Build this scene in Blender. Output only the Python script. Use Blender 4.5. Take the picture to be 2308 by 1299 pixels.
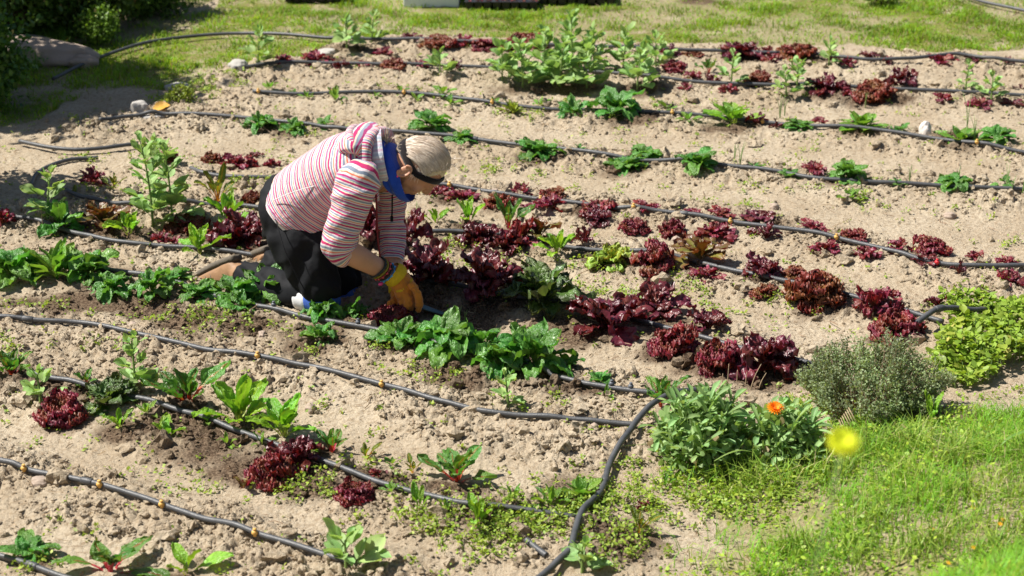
import bpy, bmesh, math, random
import numpy as np
from mathutils import Vector, Matrix, Euler

random.seed(7)
rng = np.random.default_rng(7)
scene = bpy.context.scene
for o in list(bpy.data.objects):
    bpy.data.objects.remove(o)
C = scene.collection

# ------------------------------------------------------------------ camera
CAM_H = 3.06
PITCH = math.radians(22)
FPX = 4490.0                      # focal length in photo pixels (2308 wide)
cam_data = bpy.data.cameras.new('camera')
cam_data.sensor_width = 36.0
cam_data.lens = FPX / 2308 * 36.0
cam_data.clip_start = 0.1
cam_data.clip_end = 2000
cam_data.dof.use_dof = True
cam_data.dof.focus_distance = 7.5
cam_data.dof.aperture_fstop = 3.8
cam = bpy.data.objects.new('camera', cam_data)
C.objects.link(cam)
cam.location = (0, 0, CAM_H)
cam.rotation_euler = (math.pi / 2 - PITCH, 0, 0)
scene.camera = cam

# ------------------------------------------------------------------ light
SUN_EL = math.radians(54)
SUN_AZ = math.radians(171)        # direction TO the sun, from +X counter-clockwise
sdir = Vector((math.cos(SUN_EL) * math.cos(SUN_AZ), math.cos(SUN_EL) * math.sin(SUN_AZ), math.sin(SUN_EL)))
world = bpy.data.worlds.new('World')
scene.world = world
world.use_nodes = True
wn = world.node_tree
sky = wn.nodes.new('ShaderNodeTexSky')
sky.sky_type = 'NISHITA'
sky.sun_disc = False
sky.sun_elevation = SUN_EL
sky.sun_rotation = math.atan2(sdir.x, sdir.y)
wn.links.new(sky.outputs[0], wn.nodes['Background'].inputs[0])
wn.nodes['Background'].inputs[1].default_value = 0.05
sun_data = bpy.data.lights.new('sun', 'SUN')
sun_data.energy = 5.0
sun_data.angle = math.radians(0.53)
sun_data.color = (1.0, 0.95, 0.87)
sun = bpy.data.objects.new('sun', sun_data)
C.objects.link(sun)
sun.rotation_euler = sdir.to_track_quat('Z', 'Y').to_euler()
sun.location = (-6, 4, 9)
scene.view_settings.view_transform = 'Standard'
scene.view_settings.look = 'None'
scene.view_settings.gamma = 1
scene.view_settings.use_curve_mapping = False
scene.view_settings.exposure = 0.86
scene.render.engine = 'CYCLES'

# ------------------------------------------------------------------ helpers: noise
def h2(ix, iy, seed=0):
    n = (ix.astype(np.int64) * 374761393 + iy.astype(np.int64) * 668265263 + seed * 2246822519) & 0xFFFFFFFF
    n = ((n ^ (n >> 13)) * 1274126177) & 0xFFFFFFFF
    n = ((n ^ (n >> 16)) * 2654435761) & 0xFFFFFFFF
    return ((n ^ (n >> 15)) & 0xFFFFFF) / float(0xFFFFFF)

def vn(x, y, seed=0):
    x = np.asarray(x, float); y = np.asarray(y, float)
    ix = np.floor(x); iy = np.floor(y)
    fx = x - ix; fy = y - iy
    fx = fx * fx * (3 - 2 * fx); fy = fy * fy * (3 - 2 * fy)
    a = h2(ix, iy, seed); b = h2(ix + 1, iy, seed); c = h2(ix, iy + 1, seed); d = h2(ix + 1, iy + 1, seed)
    return (a * (1 - fx) + b * fx) * (1 - fy) + (c * (1 - fx) + d * fx) * fy

def fbm(x, y, seed=0, oct=4):
    s = 0; a = .5; t = 0
    for k in range(oct):
        s = s + a * vn(x * 2 ** k, y * 2 ** k, seed + k * 17); t += a; a *= .5
    return s / t

def worley(x, y, seed=0):
    ix = np.floor(x); iy = np.floor(y)
    best = np.full(np.shape(x), 9.0); idr = np.zeros(np.shape(x))
    for dx in (-1, 0, 1):
        for dy in (-1, 0, 1):
            cx = ix + dx; cy = iy + dy
            px = cx + h2(cx, cy, seed); py = cy + h2(cx, cy, seed + 5)
            d = np.hypot(px - x, py - y)
            m = d < best
            best = np.where(m, d, best); idr = np.where(m, h2(cx, cy, seed + 9), idr)
    return best, idr

def sst(a, b, x):
    t = np.clip((x - a) / (b - a), 0, 1)
    return t * t * (3 - 2 * t)

# ------------------------------------------------------------------ ground shape and picture-to-place conversion
TB = math.tan(PITCH + math.atan(649.5 / FPX))
def bank(x, y):
    # the terrace the photographer stands on, rising below the frame, and the grassy corner at right
    b = np.clip(CAM_H - TB * y - 0.16, 0, 1.24)
    b = b + 0.22 * sst(0.6, 1.7, x) * sst(6.7, 5.3, y)
    return b

def ray(px, py):
    u = (px - 1154) / FPX; v = (py - 649.5) / FPX
    return u, math.cos(PITCH) - v * math.sin(PITCH), -math.sin(PITCH) - v * math.cos(PITCH)

def at(px, py, z=0.0):
    r = ray(px, py); k = (z - CAM_H) / r[2]
    return Vector((r[0] * k, r[1] * k, z))

def aty(px, py, Y):
    r = ray(px, py); k = Y / r[1]
    return Vector((r[0] * k, Y, CAM_H + r[2] * k))

def ppm(py):                      # photo pixels per metre across, on the ground at this row
    v = (py - 649.5)
    return (FPX * math.sin(PITCH) + v * math.cos(PITCH)) / CAM_H

# pipes: picture points of every hose
PIPES = {
 'p1': [(-160, 1225), (0, 1262), (60, 1281), (150, 1312), (260, 1340)],
 'p2': [(-120, 1025), (0, 1054), (70, 1072), (230, 1108), (370, 1150), (480, 1188), (580, 1222), (725, 1268), (800, 1290)],
 'p3': [(60, 852), (130, 870), (240, 893), (330, 914), (450, 952), (560, 992), (720, 1047), (850, 1097), (960, 1132), (1060, 1155), (1180, 1166), (1298, 1176)],
 'p4': [(-120, 722), (0, 728), (110, 733), (190, 737), (300, 760), (450, 795), (580, 816), (700, 836), (850, 872), (960, 906), (1080, 936), (1200, 950), (1320, 963), (1432, 973)],
 'p5': [(-120, 565), (0, 585), (130, 600), (255, 618), (330, 630), (400, 648), (500, 682), (620, 709), (720, 730), (830, 749), (900, 763), (960, 778), (1080, 805), (1200, 843), (1260, 860), (1340, 880), (1470, 900), (1580, 905)],
 'p6': [(-100, 468), (0, 492), (90, 512), (190, 541), (280, 560), (430, 570), (560, 583), (700, 605), (860, 632), (1010, 655), (1150, 675), (1290, 692), (1390, 716), (1480, 743), (1640, 790), (1780, 820), (1900, 842)],
 'p7': [(150, 448), (230, 465), (310, 470), (420, 470), (500, 471), (590, 478), (700, 498), (820, 520), (940, 531), (1040, 531), (1150, 542), (1280, 567), (1430, 580), (1530, 590), (1600, 605), (1700, 630), (1800, 651), (1900, 678), (2020, 706), (2125, 733)],
 'p8': [(430, 385), (460, 398), (520, 406), (590, 408), (700, 408), (850, 413), (1010, 428), (1120, 446), (1280, 466), (1400, 480), (1480, 485), (1560, 495), (1700, 516), (1850, 540), (2000, 575), (2080, 595), (2180, 610), (2308, 613), (2420, 606)],
 'p10': [(225, 283), (280, 272), (340, 266), (400, 266), (560, 275), (700, 290), (770, 298), (900, 308), (1060, 321), (1250, 346), (1400, 365), (1500, 373), (1600, 380), (1740, 394), (1850, 411), (1980, 421), (2120, 430), (2308, 438), (2420, 443)],
 'p11': [(570, 215), (700, 218), (830, 215), (960, 222), (1060, 235), (1200, 250), (1350, 257), (1500, 263), (1650, 275), (1800, 290), (1950, 302), (2080, 318), (2200, 336), (2308, 351), (2420, 366)],
 'p12': [(530, 163), (560, 158), (650, 152), (800, 152), (900, 155), (1100, 160), (1350, 172), (1500, 187), (1700, 201), (1900, 204), (2060, 211), (2308, 223), (2420, 228)],
 'p13': [(120, 190), (180, 160), (260, 128), (340, 105), (450, 91), (560, 87), (700, 93), (760, 98), (860, 101), (960, 104), (1130, 110), (1300, 116), (1500, 124), (1700, 130), (1780, 131), (1870, 139), (1960, 147), (2050, 145), (2150, 138), (2230, 147), (2308, 154), (2420, 166)],
 'p14': [(2120, -22), (2175, 0), (2215, 14), (2280, 28), (2340, 40), (2440, 52)],
 'p9': [(45, 330), (100, 342), (170, 349), (240, 345), (312, 335)],
 'p15': [(70, 425), (82, 400), (112, 381), (160, 367), (222, 362)],
 'h1': [(1600, 912), (1520, 931), (1470, 950), (1435, 974), (1400, 1020), (1372, 1068), (1352, 1128), (1312, 1174), (1296, 1215), (1285, 1255), (1250, 1290), (1200, 1330)],
 'h2': [(2020, 785), (2045, 768), (2082, 747), (2130, 733), (2200, 721), (2308, 695), (2420, 668)],
 'stub': [(1186, 1228), (1210, 1246), (1232, 1262)],
}
BED = ['p2', 'p3', 'p4', 'p5', 'p6', 'p7', 'p8', 'p10', 'p11', 'p12', 'p13']
BEDXY = {}
for k in BED:
    P = [at(*p) for p in PIPES[k]]
    if k == 'p13': P = P[6:]
    BEDXY[k] = (np.array([p.x for p in P]), np.array([p.y for p in P]))

def bed_mask(x, y):
    """1 in the loose cloddy soil beside each hose, 0 on the trodden strips between."""
    m = np.zeros(np.shape(x))
    wob = (fbm(x * 2.2, y * 2.2, 3, 3) - .5) * .22
    for k in BED:
        X, Y = BEDXY[k]
        yp = np.interp(x, X, Y)
        d = yp - y + wob                       # + is toward the camera
        w = sst(-.24, -.06, d) * sst(.40, .20, d)
        w = w * sst(X[0] - .35, X[0] - .05, x) * sst(X[-1] + .35, X[-1] + .05, x)
        m = np.maximum(m, w)
    return m

def gh(x, y):
    x = np.asarray(x, float); y = np.asarray(y, float)
    return bank(x, y) + .022 * bed_mask(x, y) + .03 * (fbm(x * .8, y * .8, 11, 3) - .5) * sst(4, 6, y)

def g(px, py):
    """picture point -> point on the ground"""
    z = 0.0
    for _ in range(6):
        p = at(px, py, z); z = float(gh(p.x, p.y))
    return Vector((p.x, p.y, z))

# ------------------------------------------------------------------ helpers: meshes, things, materials
def mesh_np(name, V, F, smooth=True, attrs=None, cols=None):
    """V (n,3); F list of (m,3)/(m,4) arrays"""
    me = bpy.data.meshes.new(name)
    if not isinstance(F, (list, tuple)): F = [F]
    F = [np.asarray(f) for f in F if len(f)]
    V = np.asarray(V, np.float32)
    me.vertices.add(len(V)); me.vertices.foreach_set('co', V.ravel())
    li = np.concatenate([f.ravel() for f in F]).astype(np.int32)
    sizes = np.concatenate([np.full(len(f), f.shape[1]) for f in F]).astype(np.int32)
    me.loops.add(len(li)); me.loops.foreach_set('vertex_index', li)
    me.polygons.add(len(sizes))
    st = np.concatenate([[0], np.cumsum(sizes)[:-1]]).astype(np.int32)
    me.polygons.foreach_set('loop_start', st)
    me.update(calc_edges=True)
    me.polygons.foreach_set('use_smooth', np.full(len(sizes), smooth))
    for k, a in (attrs or {}).items():
        at_ = me.attributes.new(k, 'FLOAT', 'POINT'); at_.data.foreach_set('value', np.asarray(a, np.float32))
    if cols is not None:
        ca = me.color_attributes.new('col', 'FLOAT_COLOR', 'POINT')
        c4 = np.ones((len(V), 4), np.float32); c4[:, :3] = cols
        ca.data.foreach_set('color', c4.ravel())
    me.validate()
    return me

def link(name, me, mat=None, parent=None):
    o = bpy.data.objects.new(name, me)
    C.objects.link(o)
    if mat is not None and me is not None:
        if not len(me.materials): me.materials.append(mat)
    if parent is not None: o.parent = parent
    return o

LABELS = {}
def tag(o, label, cat, group=None, kind=None):
    o['label'] = label; o['category'] = cat
    if group: o['group'] = group
    if kind: o['kind'] = kind
    LABELS.setdefault(label, []).append(o.name)
    return o

def empty(name, loc=(0, 0, 0), rz=0.0, scale=(1, 1, 1)):
    o = bpy.data.objects.new(name, None)
    C.objects.link(o); o.location = loc; o.rotation_euler = (0, 0, rz); o.scale = scale
    o.empty_display_size = .05
    return o

def cat_meshes(parts):
    """join [(V, [F...], col or None)] into one"""
    Vs, Q, T, Cs = [], [], [], []
    off = 0
    for V, F, c in parts:
        V = np.asarray(V, float)
        for f in F:
            f = np.asarray(f)
            if not len(f): continue
            (Q if f.shape[1] == 4 else T).append(f + off)
        Vs.append(V); off += len(V)
        c = np.asarray(c if c is not None else (1, 1, 1), float)
        Cs.append(np.broadcast_to(c, (len(V), 3)))
    FF = []
    if Q: FF.append(np.concatenate(Q))
    if T: FF.append(np.concatenate(T))
    return np.concatenate(Vs), FF, np.concatenate(Cs)

def cr(P, n):
    """Catmull-Rom through the rows of P, n samples"""
    P = np.asarray(P, float)
    Q = np.vstack([2 * P[0] - P[1], P, 2 * P[-1] - P[-2]])
    out = []
    m = len(P) - 1
    for t in np.linspace(0, m, n):
        i = min(int(t), m - 1); f = t - i
        a, b, c, d = Q[i], Q[i + 1], Q[i + 2], Q[i + 3]
        out.append(.5 * ((2 * b) + (-a + c) * f + (2 * a - 5 * b + 4 * c - d) * f * f + (-a + 3 * b - 3 * c + d) * f ** 3))
    return np.array(out)

def tube(P, r, m=8, cap=True):
    """tube along the rows of P; r scalar or per-row"""
    P = np.asarray(P, float); n = len(P)
    r = np.broadcast_to(np.asarray(r, float), (n,))
    T = np.gradient(P, axis=0); T /= np.linalg.norm(T, axis=1)[:, None] + 1e-9
    ref = np.array([0, 0, 1.0])
    if abs(T[0] @ ref) > .9: ref = np.array([1.0, 0, 0])
    V = []
    for i in range(n):
        s = np.cross(T[i], ref); s /= np.linalg.norm(s) + 1e-9
        u = np.cross(s, T[i]); ref = u
        a = np.arange(m) / m * 2 * math.pi
        V.append(P[i] + r[i] * (np.cos(a)[:, None] * s + np.sin(a)[:, None] * u))
    V = np.concatenate(V)
    i, j = np.meshgrid(np.arange(n - 1), np.arange(m), indexing='ij')
    a = i * m + j; b = i * m + (j + 1) % m
    F = np.stack([a, b, b + m, a + m], -1).reshape(-1, 4)
    T3 = np.zeros((0, 3), int)
    if cap:
        V = np.vstack([V, P[0], P[-1]]); c0 = len(V) - 2
        j = np.arange(m)
        T3 = np.concatenate([np.stack([(j + 1) % m, j, np.full(m, c0)], -1),
                             np.stack([(n - 1) * m + j, (n - 1) * m + (j + 1) % m, np.full(m, c0 + 1)], -1)])
    return V, [F, T3]

def ico(sub=1):
    bm = bmesh.new(); bmesh.ops.create_icosphere(bm, subdivisions=sub, radius=1)
    V = np.array([v.co[:] for v in bm.verts]); F = np.array([[v.index for v in f.verts] for f in bm.faces])
    bm.free(); return V, F

def nodes(name):
    m = bpy.data.materials.new(name); m.use_nodes = True
    nt = m.node_tree; b = nt.nodes['Principled BSDF']
    return m, nt, b

def N(nt, typ, **kw):
    n = nt.nodes.new(typ)
    for k, v in kw.items():
        if k.startswith('_'): n.inputs[int(k[1:])].default_value = v
        else: setattr(n, k, v)
    return n

def simple(name, col, rough=.6, noise_amt=.25, scale=40, bump=0.0, bscale=200, spec=.4, metal=0.0, sheen=0):
    m, nt, b = nodes(name)
    tc = N(nt, 'ShaderNodeTexCoord')
    nz = N(nt, 'ShaderNodeTexNoise'); nz.inputs['Scale'].default_value = scale; nz.inputs['Detail'].default_value = 5
    nt.links.new(tc.outputs['Object'], nz.inputs['Vector'])
    mx = N(nt, 'ShaderNodeMix', data_type='RGBA')
    mx.inputs[6].default_value = (*[c * (1 - noise_amt) for c in col], 1)
    mx.inputs[7].default_value = (*[min(1, c * (1 + noise_amt)) for c in col], 1)
    nt.links.new(nz.outputs[0], mx.inputs[0]); nt.links.new(mx.outputs[2], b.inputs['Base Color'])
    b.inputs['Roughness'].default_value = rough
    b.inputs['Specular IOR Level'].default_value = spec
    b.inputs['Metallic'].default_value = metal
    if sheen: b.inputs['Sheen Weight'].default_value = sheen
    if bump:
        n2 = N(nt, 'ShaderNodeTexNoise'); n2.inputs['Scale'].default_value = bscale; n2.inputs['Detail'].default_value = 6
        nt.links.new(tc.outputs['Object'], n2.inputs['Vector'])
        bp = N(nt, 'ShaderNodeBump'); bp.inputs['Strength'].default_value = bump; bp.inputs['Distance'].default_value = .004
        nt.links.new(n2.outputs[0], bp.inputs['Height']); nt.links.new(bp.outputs[0], b.inputs['Normal'])
    return m

def leafmat(name, rough=.45, trans=.3, tint=.25, bump=.25, bscale=60, spec=.5, tcol=(1.25, 1.2, .55), hue=(.472, .515)):
    """colour from the 'col' attribute, varied per leaf, with light passing through the blade"""
    m, nt, b = nodes(name)
    at_ = N(nt, 'ShaderNodeAttribute', attribute_name='col')
    oi = N(nt, 'ShaderNodeObjectInfo')
    tc = N(nt, 'ShaderNodeTexCoord')
    nz = N(nt, 'ShaderNodeTexNoise'); nz.inputs['Scale'].default_value = bscale; nz.inputs['Detail'].default_value = 4
    nt.links.new(tc.outputs['Object'], nz.inputs['Vector'])
    hsv = N(nt, 'ShaderNodeHueSaturation')
    mr = N(nt, 'ShaderNodeMapRange'); mr.inputs[3].default_value = 1 - tint; mr.inputs[4].default_value = 1 + tint
    nt.links.new(oi.outputs['Random'], mr.inputs[0])
    m2 = N(nt, 'ShaderNodeMath', operation='MULTIPLY_ADD'); m2.inputs[1].default_value = .5; m2.inputs[2].default_value = -.25
    nt.links.new(nz.outputs[0], m2.inputs[0])
    ad = N(nt, 'ShaderNodeMath', operation='ADD'); nt.links.new(mr.outputs[0], ad.inputs[0]); nt.links.new(m2.outputs[0], ad.inputs[1])
    nt.links.new(ad.outputs[0], hsv.inputs['Value'])
    mh = N(nt, 'ShaderNodeMapRange'); mh.inputs[3].default_value = hue[0]; mh.inputs[4].default_value = hue[1]
    mm = N(nt, 'ShaderNodeMath', operation='MULTIPLY'); mm.inputs[1].default_value = 7.31
    fr = N(nt, 'ShaderNodeMath', operation='FRACT')
    nt.links.new(oi.outputs['Random'], mm.inputs[0]); nt.links.new(mm.outputs[0], fr.inputs[0]); nt.links.new(fr.outputs[0], mh.inputs[0])
    nt.links.new(mh.outputs[0], hsv.inputs['Hue'])
    nt.links.new(at_.outputs['Color'], hsv.inputs['Color'])
    nt.links.new(hsv.outputs[0], b.inputs['Base Color'])
    b.inputs['Roughness'].default_value = rough; b.inputs['Specular IOR Level'].default_value = spec
    if bump:
        bp = N(nt, 'ShaderNodeBump'); bp.inputs['Strength'].default_value = bump; bp.inputs['Distance'].default_value = .02
        nt.links.new(nz.outputs[0], bp.inputs['Height']); nt.links.new(bp.outputs[0], b.inputs['Normal'])
    tr = N(nt, 'ShaderNodeBsdfTranslucent')
    mt = N(nt, 'ShaderNodeMix', data_type='RGBA', blend_type='MULTIPLY'); mt.inputs[0].default_value = 1
    mt.inputs[7].default_value = (*tcol, 1)
    nt.links.new(hsv.outputs[0], mt.inputs[6]); nt.links.new(mt.outputs[2], tr.inputs[0])
    ms = N(nt, 'ShaderNodeMixShader'); ms.inputs[0].default_value = trans
    out = nt.nodes['Material Output']
    nt.links.new(b.outputs[0], ms.inputs[1]); nt.links.new(tr.outputs[0], ms.inputs[2]); nt.links.new(ms.outputs[0], out.inputs['Surface'])
    return m
# ------------------------------------------------------------------ every plant of the rows: (kind, px, py base, width px, height px[, n leaves])
ROWS = {
 'front': ('in the bottom left corner', [
   ('spinach', 62, 1268, 120, 60, 9), ('chard', 250, 1312, 190, 75, 6), ('chardgreen', 420, 1310, 120, 80, 4)]),
 'chard': ('on the chard hose', [
   ('chard', 26, 858, 78, 62), ('lollo', 140, 958, 112, 92), ('mustard', 245, 925, 115, 75), ('chard', 195, 880, 60, 42, 6), ('chardgreen', 270, 972, 62, 52, 4), ('chardgreen', 378, 992, 80, 48, 5),
   ('chard', 425, 930, 135, 105, 8), ('chardgreen', 540, 968, 135, 108), ('chardgreen', 640, 1000, 120, 105), ('seedling', 512, 1016, 46, 40, 5), ('oak', 665, 1062, 130, 95, 12), ('lollo', 618, 1095, 105, 100), ('bronze', 548, 1108, 52, 48, 4),
   ('chard', 748, 1030, 78, 66, 6), ('chardgold', 826, 1042, 56, 48), ('lollo', 800, 1140, 88, 66), ('sprig', 850, 1075, 30, 24), ('chardgold', 930, 1075, 50, 48, 5), ('chard', 1030, 1105, 145, 92, 9),
   ('chardgreen', 945, 1158, 66, 68, 4), ('chardgreen', 1076, 1200, 78, 84, 5), ('seedling', 1240, 1150, 62, 60), ('seedling', 1312, 1138, 105, 60, 12), ('seedling', 1158, 1136, 46, 46, 5), ('seedling', 1206, 1172, 40, 40, 5), ('seedling', 884, 1056, 42, 24, 5), ('seedling', 332, 945, 50, 40, 6), ('seedling', 590, 1012, 46, 38, 6), ('seedling', 700, 1022, 44, 36, 6), ('seedling', 884, 1124, 40, 34, 6), ('seedling', 1004, 1168, 44, 40, 6), ('seedling', 470, 968, 46, 34, 6), ('sprig', 1452, 1150, 34, 30), ('seedling', 1500, 1104, 40, 40, 6)]),
 'spinach': ('in the spinach row', [
   ('spinach', 28, 640, 125, 75), ('seedling', 128, 640, 105, 92, 26), ('spinach', 195, 640, 120, 75), ('spinach', 255, 672, 95, 62), ('spinach', 345, 685, 100, 75), ('spinach', 395, 645, 80, 36), ('spinach', 450, 684, 100, 40), ('spinach', 530, 690, 105, 62),
   ('spinach', 610, 690, 125, 78), ('spinach', 545, 712, 80, 52, 8), ('spinach', 728, 728, 85, 70), ('spinach', 722, 778, 88, 60, 9), ('spinach', 800, 722, 66, 48, 9), ('lollo', 882, 740, 98, 56), ('spinach', 912, 792, 120, 66), ('spinach', 1012, 815, 150, 98), ('spinach', 1090, 800, 95, 52, 8),
   ('spinach', 1125, 848, 130, 86), ('spinach', 1205, 850, 155, 112), ('spinach', 1355, 872, 58, 36, 8), ('seedling', 1366, 900, 42, 36, 5), ('spinach', 1282, 842, 60, 36, 6)]),
 'dark': ('in the row under the kneeling person', [
   ('sprig', 6, 520, 50, 42), ('spinach', 138, 535, 120, 85, 10), ('bronze', 233, 522, 100, 66, 13), ('chardgreen', 292, 545, 100, 72, 7), ('sprig', 360, 552, 36, 26), ('sprig', 386, 556, 36, 26), ('lollobronze', 424, 532, 86, 46), ('chardgreen', 450, 584, 82, 78, 8), ('chardgreen', 515, 522, 86, 84, 8),
   ('oak', 548, 566, 135, 105, 18), ('oak', 830, 552, 100, 100, 13), ('oak', 915, 570, 90, 100, 12), ('oak', 960, 655, 145, 120, 17), ('oak', 1095, 690, 165, 130, 18), ('mustard', 1226, 708, 165, 130), ('oak', 1372, 762, 180, 105, 18), ('oak', 1475, 726, 140, 92, 14),
   ('lollo', 1516, 806, 112, 92, 20), ('oak', 1592, 760, 100, 72, 11), ('lollo', 1618, 842, 104, 94, 19), ('oak', 1724, 855, 140, 120, 19)]),
 'hand': ('on the hose ending at the right hand header', [
   ('sprig', 211, 422, 56, 44), ('chardgold', 256, 436, 52, 48), ('chardgold', 492, 470, 62, 92, 8), ('lollobronze', 568, 468, 40, 40), ('chardgold', 170, 452, 44, 38, 5),
   ('chardgreen', 982, 512, 46, 52, 6), ('chardgreen', 1056, 516, 72, 66, 5), ('chard', 1146, 528, 86, 92, 6), ('oak', 1078, 562, 82, 64), ('oak', 1134, 576, 78, 60), ('sprig', 1176, 562, 70, 72, 11), ('bronze', 1214, 556, 72, 62), ('chardgreen', 1255, 588, 72, 66, 10), ('oak', 1318, 560, 50, 62, 7),
   ('greenlet', 1376, 610, 80, 70, 17), ('lollo', 1476, 620, 92, 78, 18), ('bronze', 1578, 598, 112, 80), ('sprig', 1594, 634, 66, 34), ('oak', 1716, 634, 90, 58), ('lollobronze', 1792, 638, 54, 30), ('lollobronze', 1836, 700, 122, 88, 22), ('lollobronze', 1722, 674, 52, 34), ('sprig', 1970, 716, 84, 66, 12), ('sprig', 2006, 690, 50, 34), ('lollo', 2030, 766, 112, 76, 20), ('oak', 2112, 702, 50, 48, 7)]),
 'face': ('on the hose in front of the face', [
   ('lollo', 376, 372, 48, 38), ('lollobronze', 477, 374, 48, 34), ('sprig', 534, 388, 74, 44, 12), ('oak', 575, 358, 40, 24, 6), ('sprig', 612, 378, 36, 26), ('sprig', 985, 445, 46, 30), ('sprig', 1040, 458, 66, 32), ('lollobronze', 1126, 476, 68, 48), ('sprig', 1174, 446, 46, 30), ('lollobronze', 1248, 456, 62, 32), ('sprig', 1234, 482, 72, 36, 11), ('lollo', 1350, 484, 76, 40), ('oak', 1348, 506, 66, 36),
   ('sprig', 1452, 482, 54, 28), ('sprig', 1558, 489, 44, 20), ('sprig', 1626, 497, 52, 22), ('lollo', 1428, 528, 60, 42), ('lollo', 1516, 536, 56, 48), ('sprig', 1612, 540, 72, 38, 12), ('oak', 1705, 508, 90, 34, 9), ('oak', 1728, 546, 66, 52, 8), ('sprig', 1832, 530, 52, 24), ('lollo', 1920, 550, 62, 36), ('sprig', 1860, 574, 56, 30), ('sprig', 1952, 588, 60, 36), ('sprig', 2025, 572, 48, 28), ('lollo', 2098, 582, 84, 58), ('oak', 2082, 604, 60, 32, 7), ('sprig', 2192, 590, 36, 24), ('sprig', 2268, 606, 46, 32), ('oak', 2160, 626, 40, 50, 5), ('sprig', 2272, 648, 58, 34)]),
 'hood': ('on the hose behind the hood', [
   ('spinach', 588, 298, 66, 42), ('spinach', 664, 306, 64, 30), ('spinach', 732, 292, 46, 24, 6), ('spinach', 975, 308, 96, 50), ('spinach', 1042, 328, 58, 30), ('spinach', 1212, 364, 92, 46), ('spinach', 1306, 348, 34, 20, 6), ('spinach', 1412, 390, 92, 34), ('spinach', 1455, 364, 80, 26), ('spinach', 1572, 396, 92, 48), ('spinach', 1700, 386, 40, 22, 6), ('spinach', 1782, 408, 60, 22, 6), ('sprig', 1835, 400, 52, 32), ('spinach', 1912, 420, 92, 48), ('spinach', 2025, 430, 44, 20, 6), ('spinach', 2150, 436, 78, 40), ('spinach', 2262, 434, 56, 26, 7), ('seedling', 1915, 456, 56, 34, 8)]),
 'second': ('on the second hose behind the person', [
   ('seedling', 606, 210, 34, 28, 6), ('seedling', 664, 216, 26, 18, 5), ('seedling', 692, 226, 36, 24, 6), ('seedling', 756, 234, 40, 44, 8), ('seedling', 845, 226, 26, 16, 5), ('seedling', 902, 212, 28, 26, 6), ('seedling', 938, 236, 40, 26, 6), ('seedling', 998, 226, 54, 30, 8), ('seedling', 1015, 244, 46, 24, 7), ('seedling', 1112, 244, 38, 28, 6),
   ('seedyellow', 1156, 262, 54, 40, 20), ('spinach', 1290, 270, 74, 46, 10), ('spinach', 1390, 276, 122, 66, 13), ('seedling', 1216, 244, 40, 24, 7), ('seedling', 1500, 256, 50, 26, 8), ('seedling', 1552, 284, 50, 28, 8), ('chardgreen', 1655, 290, 100, 56, 10), ('oak', 1708, 288, 46, 46, 7), ('oak', 1750, 294, 36, 28, 6), ('spinach', 1802, 298, 66, 22), ('sprig', 1848, 282, 38, 20), ('seedling', 1945, 304, 100, 50, 18), ('spinach', 2030, 306, 50, 22, 7), ('seedling', 2166, 332, 92, 38, 13), ('spinach', 2248, 330, 78, 30)]),
 'third': ('on the third hose behind the person', [
   ('sprig', 640, 152, 38, 20), ('sprig', 714, 150, 66, 28), ('oak', 765, 162, 56, 32, 8), ('sprig', 822, 156, 40, 16), ('lollobronze', 884, 164, 58, 32), ('sprig', 950, 158, 34, 22), ('oak', 1030, 166, 36, 34, 6), ('oak', 1505, 132, 44, 36, 8), ('lollo', 1521, 172, 54, 30), ('lollobronze', 1563, 132, 42, 16), ('sprig', 1560, 186, 36, 26), ('oak', 1606, 192, 46, 32, 7), ('chard', 1597, 170, 40, 40, 5),
   ('lollobronze', 1708, 198, 60, 38), ('sprig', 1640, 212, 36, 22), ('sprig', 1548, 208, 30, 26, 6), ('oak', 1862, 220, 86, 58, 14), ('lollobronze', 1968, 234, 92, 60, 20), ('oak', 2030, 206, 80, 66, 12), ('sprig', 1906, 224, 32, 22), ('sprig', 2126, 234, 44, 22), ('sprig', 2208, 246, 46, 24), ('oak', 2282, 244, 56, 18, 7), ('oak', 2300, 208, 30, 16, 5)]),
 'far': ('on the farthest hose by the grass', [
   ('oak', 925, 100, 56, 28, 9), ('lollobronze', 990, 120, 76, 40, 18), ('sprig', 1048, 110, 50, 26), ('lollo', 1094, 120, 72, 40, 18), ('lollobronze', 1180, 118, 90, 46, 20), ('sprig', 862, 132, 44, 20), ('oak', 1672, 140, 92, 46, 16), ('lollobronze', 1798, 142, 92, 50, 20), ('sprig', 1738, 144, 40, 22), ('sprig', 1732, 130, 34, 26), ('sprig', 1910, 156, 28, 24), ('oak', 1957, 142, 50, 30, 9), ('sprig', 1880, 142, 30, 16), ('sprig', 1998, 148, 26, 22), ('sprig', 2122, 150, 66, 22, 11), ('oak', 2202, 148, 48, 24, 7), ('oak', 2270, 152, 32, 24, 6), ('sprig', 1560, -2, 70, 30)]),
 'edge': ('beside the flower bush', [('chard', 1490, 930, 82, 100, 7), ('chardgold', 1440, 1212, 62, 74, 6), ('chardgreen', 2098, 960, 60, 80, 5)]),
}
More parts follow.
